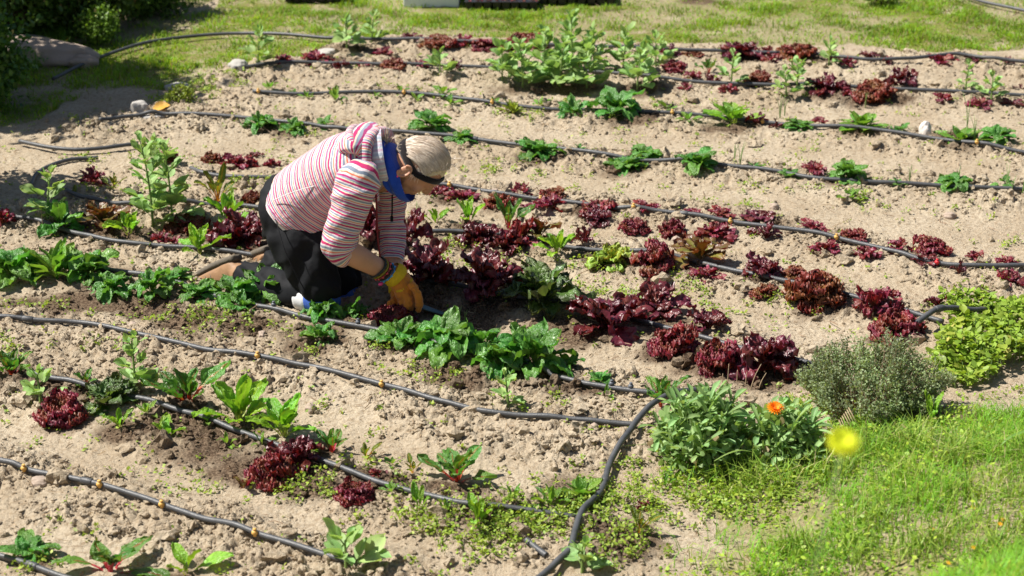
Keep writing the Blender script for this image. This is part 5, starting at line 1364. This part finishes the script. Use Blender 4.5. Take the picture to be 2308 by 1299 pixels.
# ---- shoes: soles turned up
def shoe(ank, toe, heel, up):
    a, t, h = np.array(Wp(*ank)), np.array(Wp(*toe)), np.array(Wp(*heel))
    d = t - h; L = np.linalg.norm(d); d /= L
    n = up - d * (up @ d); n /= np.linalg.norm(n)          # sole normal (faces up and back)
    s = np.cross(d, n)
    # cross-sections from heel to toe: width, height of upper below the sole
    prof = [(0.0, .030, .070), (.06, .038, .085), (.2, .041, .096), (.35, .040, .094), (.55, .046, .080), (.75, .050, .062), (.9, .044, .050), (1.0, .024, .034)]
    st = [[*(h + d * L * f - n * hh * .5), w_, hh * .55, hh * .55] for f, w_, hh in prof]
    V, F, A = loft(st, 26, 40, s, sq=.8); up_o = [(V, F)]
    col = loft([[*(h + d * L * .14 - n * .035), .038, .036, .036], [*(a * .6 + (h + d * L * .14 - n * .05) * .4), .042, .042, .042], [*a, .046, .046, .046]], 22, 10, s)[:2]
    so = addme('shoe', remesh('shoe', [(V, F), col], .006, 3), M_SHOE)
    outline = [(0, .018), (.03, .030), (.12, .036), (.3, .035), (.5, .040), (.7, .046), (.85, .044), (.95, .032), (1.0, .012)]
    st = [[*(h + d * (L * (f * 1.02 - .01)) + n * (.002 - .05 * (f - .45) ** 2)), w_ * 1.08, .012, .016] for f, w_ in outline]
    V, F, A = loft(st, 22, 40, s, sq=.6); sl = addp('sole', V, F, M_SOLE, so)
    for f in np.linspace(.06, .94, 13):                   # tread bars
        w_ = np.interp(f, [q[0] for q in outline], [q[1] for q in outline]) * .9
        c_ = h + d * L * f + n * (.0125 - .05 * (f - .45) ** 2)
        V, F = tube([c_ - s * w_, c_ + s * w_], .0055, 5); addp('tread', V, F, M_SOLE, so)
    for f in (.42, .52, .62, .72):                         # laces and overlays on the sides
        hh = np.interp(f, [q[0] for q in prof], [q[2] for q in prof]); w_ = np.interp(f, [q[0] for q in prof], [q[1] for q in prof])
        c_ = h + d * L * f - n * hh * .5
        a_ = np.linspace(0, 2 * math.pi, 19)
        P = c_ + np.cos(a_)[:, None] * s * (w_ * 1.03) + np.sin(a_)[:, None] * n * hh * .585 + d * (np.sin(a_ * .5) * .02)[:, None]
        V, F = tube(P, .0028, 5, False); addp('lace', V, F, M_SOLE, so)
    return so
shoe((545, 621, 7.56), (438, 628, 7.74), (534, 578, 7.61), np.array([-.50, .58, .64]))
shoe((605, 594, 7.80), (545, 592, 7.97), (606, 556, 7.83), np.array([-.52, .50, .68]))
# ---- knee pads
def pad(knee, ank, nm):
    kx, ky, kY = knee; ax, ay, aY = ank; m = lambda a, b, t: a + (b - a) * t
    def rg(t, ra, rb, oy=0): return S(m(kx, ax, t) + 3, m(ky, ay, t) + 3 + oy, m(kY, aY, t), ra, rb)
    V, F, A = loft([rg(.27, .073, .066), rg(.25, .079, .072), rg(.15, .079, .071), rg(.12, .077, .068)], 30, 14, LAT, caps=(False, False), wr=.002, wseed=3)
    p_ = addp('knee_pad', V, F, M_WHITE, TRO)
    V, F, A = loft([rg(.14, .072, .064), rg(.11, .078, .068), rg(0.03, .076, .062, 7), rg(-.04, .066, .050, 12), rg(-.09, .040, .030, 16)], 30, 18, LAT, caps=(False, True), wr=.002, wseed=5)
    addp('pad_shell', V, F, M_PADB, p_)
pad(kneeR, ankR, 1); pad(kneeL, ankL, 2)
# pocket zip and side seam of the near leg
cord(on_side([(606, 470, 7.42), (622, 497, 7.30), (640, 560, 7.22), (668, 620, 7.19), (690, 660, 7.18)], .0), .0022, M_BLACK, 'seam', TRO)

# ------------------------------------------------------------------ the hand tool
M_TOOL = simple('worn_teal_steel', (.10, .16, .17), .55, .5, 60, .3, 120, .5, .3)
M_HANDLE = simple('wooden_handle', (.38, .22, .10), .6, .25, 60)
tip = Wp(1021, 722, 7.262); tip[2] = .004; h0 = Wp(906, 678, 7.285); h1 = Wp(942, 688, 7.262)
wd = empty('hand_weeder', tuple(tip)); tag(wd, 'tapered teal metal hand weeder held in the gloves', 'hand tool')
def addw(name, V, F, mat): return link(name, mesh_np(name, np.asarray(V) - tip, F), mat, wd)
V, F, A = loft([[*h1, .010, .008, .008], [*(h1 * .85 + tip * .15), .020, .009, .004], [*(h1 * .6 + tip * .4), .019, .008, .004], [*(h1 * .25 + tip * .75), .011, .006, .003], [*tip, .003, .002, .002]], 18, 26, np.cross(tip - h1, [0, 0, 1.0]) / np.linalg.norm(np.cross(tip - h1, [0, 0, 1.0])))
addw('blade', V, F, M_TOOL)
V, F = tube(cr(np.array([h0 - (h1 - h0) * .5, h0, (h0 + h1) / 2, h1]), 10), .014, 12); addw('handle', V, F, M_HANDLE)
# ------------------------------------------------------------------ background: shrubs, rocks, crates and trays
M_ROCK = simple('pale_limestone', (.34, .27, .215), .9, .3, 9, .8, 60, .2)
M_ROCKD = simple('grey_stone', (.40, .38, .35), .9, .3, 14, .6, 90, .2)
def rock(px, py, w, d, h, label, seed, mat=M_ROCKD, rz=0, name='stone', sink=.25):
    p = g(px, py); s = ppm(py); V, F = ico(4)
    o_ = np.array([fbm(V[:, 0] * 1.3 + seed, V[:, 1] * 1.3 + V[:, 2] * .9, seed, 4), ]).T
    f2 = np.array([fbm(V[:, 1] * 2.6 + seed, V[:, 2] * 2.6 + 7, seed + 3, 4)]).T
    f3 = np.array([fbm(V[:, 0] * 7 + V[:, 2] * 5 + seed, V[:, 1] * 7 + 3, seed + 5, 4)]).T
    V = V * (.50 + .60 * o_ + .42 * f2 + .16 * f3)
    V[:, 2] = np.sign(V[:, 2]) * np.abs(V[:, 2]) ** .8
    wm = w / s / 2
    V = V * np.array([wm, d / 2, h])
    c_, s_ = math.cos(rz), math.sin(rz); V[:, :2] = V[:, :2] @ np.array([[c_, s_], [-s_, c_]])
    V[:, 2] += h * (1 - 2 * sink) * .6
    o = link(name, mesh_np(name, V, [F]), mat); o.location = (p.x, p.y, p.z); tag(o, label, 'rock' if w > 100 else 'stone'); return o
rock(50, 124, 320, .34, .075, 'long pale boulder below the shaded bushes at top left', 3, M_ROCK, -.35, 'boulder')
rock(190, 150, 60, .10, .05, 'small brown stone below the long pale boulder', 5, M_ROCK)
rock(400, 200, 60, .14, .018, 'flat pale stone slab on the path at upper left', 8, M_ROCKD)
rock(537, 156, 40, .10, .04, 'grey stone at the left end of the third hose', 9, M_ROCKD)
rock(318, 252, 36, .08, .045, 'rounded grey stone beside the yellow dead leaf', 10, M_ROCKD)
rock(345, 262, 54, .10, .014, 'flat grey stone under the yellow dead leaf', 11, M_ROCKD)
rock(2084, 306, 26, .06, .055, 'white upright stone behind the second hose at right', 12, simple('white_stone', (.62, .57, .52), .9, .12, 20, .5, 90))
rock(735, 120, 44, .08, .02, 'pale stone where the far hose meets the bean pair', 13, M_ROCKD)
rock(2058, 772, 46, .06, .03, 'reddish stone chip behind the thyme bush', 14, simple('brown_stone', (.36, .25, .18), .9, .2, 20, .5, 90))
rock(2142, 810, 30, .05, .035, 'dark grey stone between thyme and lemon balm', 15, simple('dark_stone', (.10, .10, .09), .9, .2, 20, .5, 90))
for i, (px, py, w) in enumerate(sorted(((90, 1092, 36), (1115, 438, 16), (1745, 470, 20), (2140, 490, 26), (1650, 525, 20), (1100, 560, 18), (1340, 965, 20), (1525, 545, 20), (700, 925, 22), (590, 760, 16), (300, 740, 20)))):
    rock(px, py, w, .05, .018, f'{ORD[i]} from left of the small soil coloured stones on the beds', 30 + i, M_ROCK)['group'] = 'small stones on the beds'

# yellow dead leaf
V, F, c = leaf_geo(.075, .026, 7, 4, ovate, 8, 20, .006, 3, .3, .01, col_two((.62, .42, .06), (.62, .40, .08), (.5, .35, .1)), 901, .1, .003)
o = link('dead_leaf', mesh_np('dead_leaf', V, F, True, None, c), MAT['soft']); q = g(345, 258); o.location = (q.x, q.y, q.z + .03); o.scale = (1.2, 1.6, 1.2); o.rotation_euler = (.3, -.1, .2)
tag(o, 'yellow dead leaf on flat stones beside the upper left hose', 'leaf')

# ---- shrubs: limbs and a crown of leaves
M_BARK = simple('bark', (.13, .095, .065), .9, .3, 40, .6, 90)
M_BUSH = leafmat('bush_leaf', .5, .3, .0, .0, 30, .4)
def shrub(name, x, y, w, d, h, n, size, a, b, label, cat, seed, z0=0.0, trunk=.0):
    Rr = np.random.default_rng(seed); zg = float(gh(x, y))
    root = empty(name, (x, y, zg)); tag(root, label, cat)
    nb = 16; tips = []; parts = []
    for i in range(nb):
        th = i * 2.4; u = math.sqrt((i + .5) / nb)
        tp = np.array([w / 2 * .8 * u * math.cos(th), d / 2 * .8 * u * math.sin(th), z0 + (h - z0) * (.45 + .5 * (1 - u * u)) * Rr.uniform(.8, 1.05)])
        tips.append(tp); b0 = np.array([0, 0, trunk])
        parts.append((*tube(cr([b0, tp * np.array([.45, .45, .0]) + np.array([0, 0, trunk + (tp[2] - trunk) * .6]), tp], 7), np.linspace(.012 + .012 * (trunk > 0), .004, 7), 5), None))
    if trunk: parts.append((*tube(cr([[0, 0, -.1], [.02, 0, trunk * .5], [0, 0, trunk + .05]], 6), [.07, .06, .055, .05, .045, .04], 9), None))
    V, F, _ = cat_meshes(parts); link('trunk', mesh_np('trunk', V, F), M_BARK, root)
    # clumps of leaves
    nc = 60; cl_ = []
    for i in range(nc):
        v = Rr.normal(size=3); v /= np.linalg.norm(v); r_ = Rr.uniform(.35, 1) ** .5
        cl_.append(np.array([v[0] * w / 2 * r_, v[1] * d / 2 * r_, z0 + (h - z0) * (.5 + .5 * v[2] * r_)]))
    cl_ = np.array(cl_ + tips); k = Rr.integers(0, len(cl_), n)
    sg = min(w, d, h) * .11
    Q = cl_[k] + Rr.normal(0, sg, (n, 3)); Q[:, 2] = np.maximum(Q[:, 2], .01)
    V, F, c = leaflets(Q[:, 0], Q[:, 1], Q[:, 2], size * Rr.uniform(.6, 1.3, n), gcols(n, seed, a, b, dry=.01), seed + 1, 1.0)
    cr_ = link('crown', mesh_np('crown', V, F, True, None, c), M_BUSH, root); cr_['kind'] = 'stuff'
    return root
def shrub_px(name, px, py, wpx, dm, h, n, size, a, b, label, seed, **kw):
    p = g(px, py); return shrub(name, p.x, p.y, wpx / ppm(py), dm, h, n, size, a, b, label, 'bush', seed, **kw)
DG, LG = (.05, .12, .015), (.10, .19, .025)
shrub_px('bush', 30, 84, 330, .6, .75, 12000, .035, DG, LG, 'dark leafy bush at the top left corner above the pale boulder', 41)
shrub_px('bush', 185, 66, 240, .5, .55, 8000, .032, DG, LG, 'second dark leafy bush right of the top left corner bush', 42)
shrub_px('bush', 330, 30, 200, .5, .45, 6500, .03, DG, LG, 'third dark leafy bush beside the far brown path', 43)
shrub_px('bush', 225, 100, 90, .25, .22, 1800, .022, (.10, .2, .02), (.16, .28, .03), 'small grassy green bush at the right end of the boulder', 44)
shrub_px('bush', -75, 240, 260, .6, .62, 8000, .032, DG, LG, 'dark bush cut by the left edge in the shadow', 45)
# the tree beyond the left edge: its shade lies over the upper left path
p = at(-455, 186); shrub('tree', p.x, p.y, 1.35, 1.25, 2.5, 20000, .07, DG, LG, 'leafy tree beyond the left edge throwing shade on the path', 'tree', 51, z0=.9, trunk=.9)
p = at(-215, 440); shrub('tree', p.x, p.y, .7, .65, 1.15, 6000, .04, DG, LG, 'small tree beyond the left edge shading the soil by the beans', 'tree', 52, z0=.4, trunk=.4)
shrub_px('tuft_plant', 408, 236, 70, .12, .10, 700, .016, (.22, .32, .04), (.30, .36, .06), 'yellow green tuft of weeds at the left end of the beds', 46)
shrub_px('tuft_plant', 1985, 12, 90, .2, .14, 900, .02, (.12, .25, .03), (.2, .3, .04), 'green weed clump at the top edge right of centre', 47)

# ---- white box and seedling trays along the top edge
M_FOAM = simple('white_foam', (.78, .80, .82), .7, .05, 30, .2, 200)
M_TRAY = simple('black_tray_plastic', (.02, .02, .022), .45, .3, 60, 0, 100, .4)
def boxmesh(x0, x1, y0, y1, z0, z1):
    V = np.array([[x, y, z] for z in (z0, z1) for y in (y0, y1) for x in (x0, x1)], float)
    return V, [np.array([[0, 1, 5, 4], [1, 3, 7, 5], [3, 2, 6, 7], [2, 0, 4, 6], [4, 5, 7, 6], [2, 3, 1, 0]])]
def crate(px, py, w, d, h, label):
    p = g(px, py); wm = w / ppm(py)
    root = empty('foam_box', (p.x, p.y + d / 2, p.z)); tag(root, label, 'box')
    t = .022; parts = []
    for b in ((-wm / 2, wm / 2, -d / 2, -d / 2 + t, 0, h), (-wm / 2, wm / 2, d / 2 - t, d / 2, 0, h), (-wm / 2, -wm / 2 + t, -d / 2 + t, d / 2 - t, 0, h), (wm / 2 - t, wm / 2, -d / 2 + t, d / 2 - t, 0, h)):
        V, F = boxmesh(*b); o = link('side_panel', mesh_np('side_panel', V, F, False), M_FOAM, root)
        bv = o.modifiers.new('b', 'BEVEL'); bv.width = .004; bv.segments = 2
    V, F = boxmesh(-wm / 2 + t, wm / 2 - t, -d / 2 + t, d / 2 - t, .002, .02); link('base_panel', mesh_np('base_panel', V, F, False), M_FOAM, root)
    V, F = boxmesh(-wm / 2 - .008, wm / 2 + .008, -d / 2 - .008, d / 2 + .008, h + .001, h + .03); o = link('lid', mesh_np('lid', V, F, False), M_FOAM, root)
    bv = o.modifiers.new('b', 'BEVEL'); bv.width = .006; bv.segments = 2
crate(972, 17, 125, .25, .17, 'white foam box standing at the top edge')
def tray(px, py, w, label, red):
    p = g(px, py); wm = w / ppm(py); d = .28; h = .045
    root = empty('seedling_tray', (p.x, p.y + d / 2, p.z + .012)); tag(root, label, 'tray', 'black seedling trays')
    V, F = boxmesh(-wm / 2, wm / 2, -d / 2, d / 2, h - .006, h); link('rim', mesh_np('rim', V, F, False), M_TRAY, root)
    nx_, ny_ = 8, 4; cx, cy = wm / nx_, d / ny_
    for i in range(nx_):
        for j in range(ny_):
            x, y = -wm / 2 + (i + .5) * cx, -d / 2 + (j + .5) * cy
            a_, b_ = cx * .44, cx * .33; a2, b2 = cy * .44, cy * .33
            V = np.array([[-b_, -b2, 0], [b_, -b2, 0], [b_, b2, 0], [-b_, b2, 0], [-a_, -a2, h - .0065], [a_, -a2, h - .0065], [a_, a2, h - .0065], [-a_, a2, h - .0065]])
            F = np.array([[3, 2, 1, 0], [0, 1, 5, 4], [1, 2, 6, 5], [2, 3, 7, 6], [3, 0, 4, 7]])
            o = link('cell', mesh_np('cell', V, F, False), M_TRAY, root); o.location = (x, y, 0)
            if red and (i + j) % 1 == 0:
                P = pool('sprig')
                for q in range(4):
                    lf = bpy.data.objects.new('seedling_leaf', P[q][q % 2]); C.objects.link(lf); lf.parent = root
                    lf.location = (x, y, h); lf.rotation_euler = (0, 0, q * 1.6 + i); lf.scale = (.055, .055, .05)
tray(1130, 25, 165, 'black cell tray of red lettuce seedlings at the top edge', True)
tray(1300, 14, 175, 'black cell tray right of the red seedling tray at top edge', True)
tray(715, 10, 150, 'black cell tray left of the white box at top edge', False)

# ---- dandelion-like flower close to the lens, on the terrace below the frame
fp = aty(1900, 1000, 2.15); gx, gy = fp.x - .03, fp.y - .02; gzz = float(gh(gx, gy))
dn = empty('yellow_flower', (gx, gy, gzz)); tag(dn, 'yellow dandelion flower close to the lens and out of focus', 'flower')
loc = fp - Vector((gx, gy, gzz))
V, F = tube(cr(np.array([[0, 0, -.01], [-.02, 0, loc.z * .5], [loc.x, loc.y, loc.z - .004]]), 12), .0017, 7); link('flower_stalk', mesh_np('flower_stalk', V, F), M_GSTEM, dn)
flower_head('flower', .022, 22, (.82, .88, .04), (.82, .84, .03), dn, tuple(loc), (.5, 0, 0), 3)
for q in range(5):
    lf = bpy.data.objects.new('leaf', pool('mustard')[3][q % 2]); C.objects.link(lf); lf.parent = dn; lf.rotation_euler = (0, 0, q * 1.3); lf.scale = (.2, .12, .12)
# ---- small flowers in the near grass
for i, (px, py, c_) in enumerate(sorted(((2192, 1152, (.85, .30, .01)), (2098, 1200, (.85, .45, .01)), (2258, 1180, (.85, .40, .01)), (2252, 1190, (.85, .40, .01)), (2192, 1243, (.85, .5, .01)), (2136, 1278, (.85, .36, .01))))):
    q = g(px, py + 12); f_ = empty('marigold', (q.x, q.y, q.z)); q2 = aty(px, py, q.y) - q
    tag(f_, f'{ORD[i]} from left of the tiny orange flowers in near grass', 'flower', 'tiny orange flowers in the near grass')
    V, F = tube([[0, 0, 0], [0, 0, max(.03, q2.z)]], .0011, 5); link('flower_stalk', mesh_np('flower_stalk', V, F), M_GSTEM, f_)
    flower_head('flower', .0095, 10, c_, (.7, .35, .01), f_, (0, 0, max(.03, q2.z)), (.3, .1, 0), 1)
# ---- dry upright stalks in front of the last lettuces, onion-like shoots
for i, (px, py, h, lean) in enumerate(sorted(((1628, 872, 30, .0), (1640, 866, 46, .02), (1661, 862, 28, 0), (1680, 872, 34, .05), (1690, 880, 60, .35), (1632, 950, 60, .2), (1650, 940, 70, .25), (97, 520, 50, 0), (1708, 880, 40, .4)))):
    q = g(px, py); hm = h / (ppm(py) * .93)
    V, F = tube(cr(np.array([[0, 0, -.01], [lean * hm * .4, 0, hm * .5], [lean * hm, 0, hm]]), 6), [.002, .002, .0018, .0016, .0014, .001], 5)
    o = link('dry_stalk', mesh_np('dry_stalk', V, F), M_TWIG); o.location = tuple(q); tag(o, f'{ORD[i]} from left of the thin dry upright stalks', 'stalk', 'dry upright stalks')
M_SHOOT = simple('green_shoot', (.16, .26, .07), .5, .2, 60)
for i, (px, py, h) in enumerate(sorted(((1758, 268, 58), (1768, 262, 44), (1950, 245, 40), (2180, 290, 80), (2196, 320, 60), (1668, 372, 52), (1655, 362, 40), (2050, 412, 44), (2268, 430, 60), (2280, 438, 44), (940, 500, 50), (1036, 716, 26), (1048, 722, 24), (2160, 422, 46), (1540, 570, 16), (2304, 440, 46)))):
    q = g(px, py); hm = h / (ppm(py) * .93); R = random.Random(i)
    root = empty('onion_shoot', tuple(q)); tag(root, f'{ORD[i]} from left of the slender upright green shoots among the rows', 'shoot', 'slender green shoots')
    for k in range(3):
        a = R.uniform(0, 6.28); l_ = R.uniform(.05, .3)
        V, F = tube(cr(np.array([[0, 0, -.01], [math.cos(a) * l_ * hm * .3, math.sin(a) * l_ * hm * .3, hm * .55], [math.cos(a) * l_ * hm, math.sin(a) * l_ * hm, hm * R.uniform(.75, 1)]]), 6), [.0022, .0022, .002, .0017, .0012, .0006], 5)
        link('blade', mesh_np('blade', V, F), M_SHOOT, root)
# long grass blade in front of the calendula
def longblade(pts, w, label):
    P = cr(np.array([list(aty(*p)) for p in pts]), 14); b0 = P[0].copy(); P = P - b0
    T_ = np.gradient(P, axis=0); sd = np.cross(T_, [0, 0, 1.0]); sd /= np.linalg.norm(sd, axis=1)[:, None]
    ww = w * np.sin(np.linspace(.5, math.pi - .03, 14)) ** .7
    up = np.array([0, 0, 1.0])
    V = np.concatenate([P - sd * ww[:, None] + up * ww[:, None] * .5, P, P + sd * ww[:, None] + up * ww[:, None] * .5])
    i = np.arange(13); F = np.concatenate([np.stack([i, i + 1, i + 15, i + 14], -1), np.stack([i + 14, i + 15, i + 29, i + 28], -1)])
    o = link('grass_leaf', mesh_np('grass_leaf', V, F, True, None, np.tile((.17, .30, .06), (42, 1))), M_GRASS); o.location = tuple(b0); tag(o, label, 'grass leaf'); return o
yb = g(1740, 1050).y
longblade([(1797, 1062, yb - .12), (1785, 1030, yb - .12), (1765, 990, yb - .12), (1745, 960, yb - .11), (1730, 948, yb - .10)], .006, 'long grass leaf arching down before the orange flower bush')
longblade([(1610, 1040, yb - .16), (1640, 1024, yb - .16), (1670, 1016, yb - .15), (1700, 1020, yb - .14)], .004, 'thin grass leaf bent sideways under the flower bush')
yb2 = g(2330, 1010).y
longblade([(2400, 920, yb2), (2330, 965, yb2 - .05), (2280, 985, yb2 - .1), (2255, 1005, yb2 - .12)], .007, 'blue green grass leaf entering from the right edge')
longblade([(2200, 1310, 4.6), (2150, 1270, 4.6), (2110, 1240, 4.6), (2090, 1210, 4.6)], .005, 'blurred grass leaf near the bottom right corner')
# dry grass sheaf by the thyme
for i in range(7):
    q = g(1905 + i * 6, 985 - i * 1); V, F = tube([[0, 0, .01], [-.02 - .004 * i, .03, .05 + .006 * i]], .0017, 5); o = link('fallen_stem', mesh_np('fallen_stem', V, F), M_TWIG); o.location = tuple(q); tag(o, f'{ORD[i]} from left of the bleached dry stems before the thyme bush', 'stalk', 'bleached stems by the thyme')
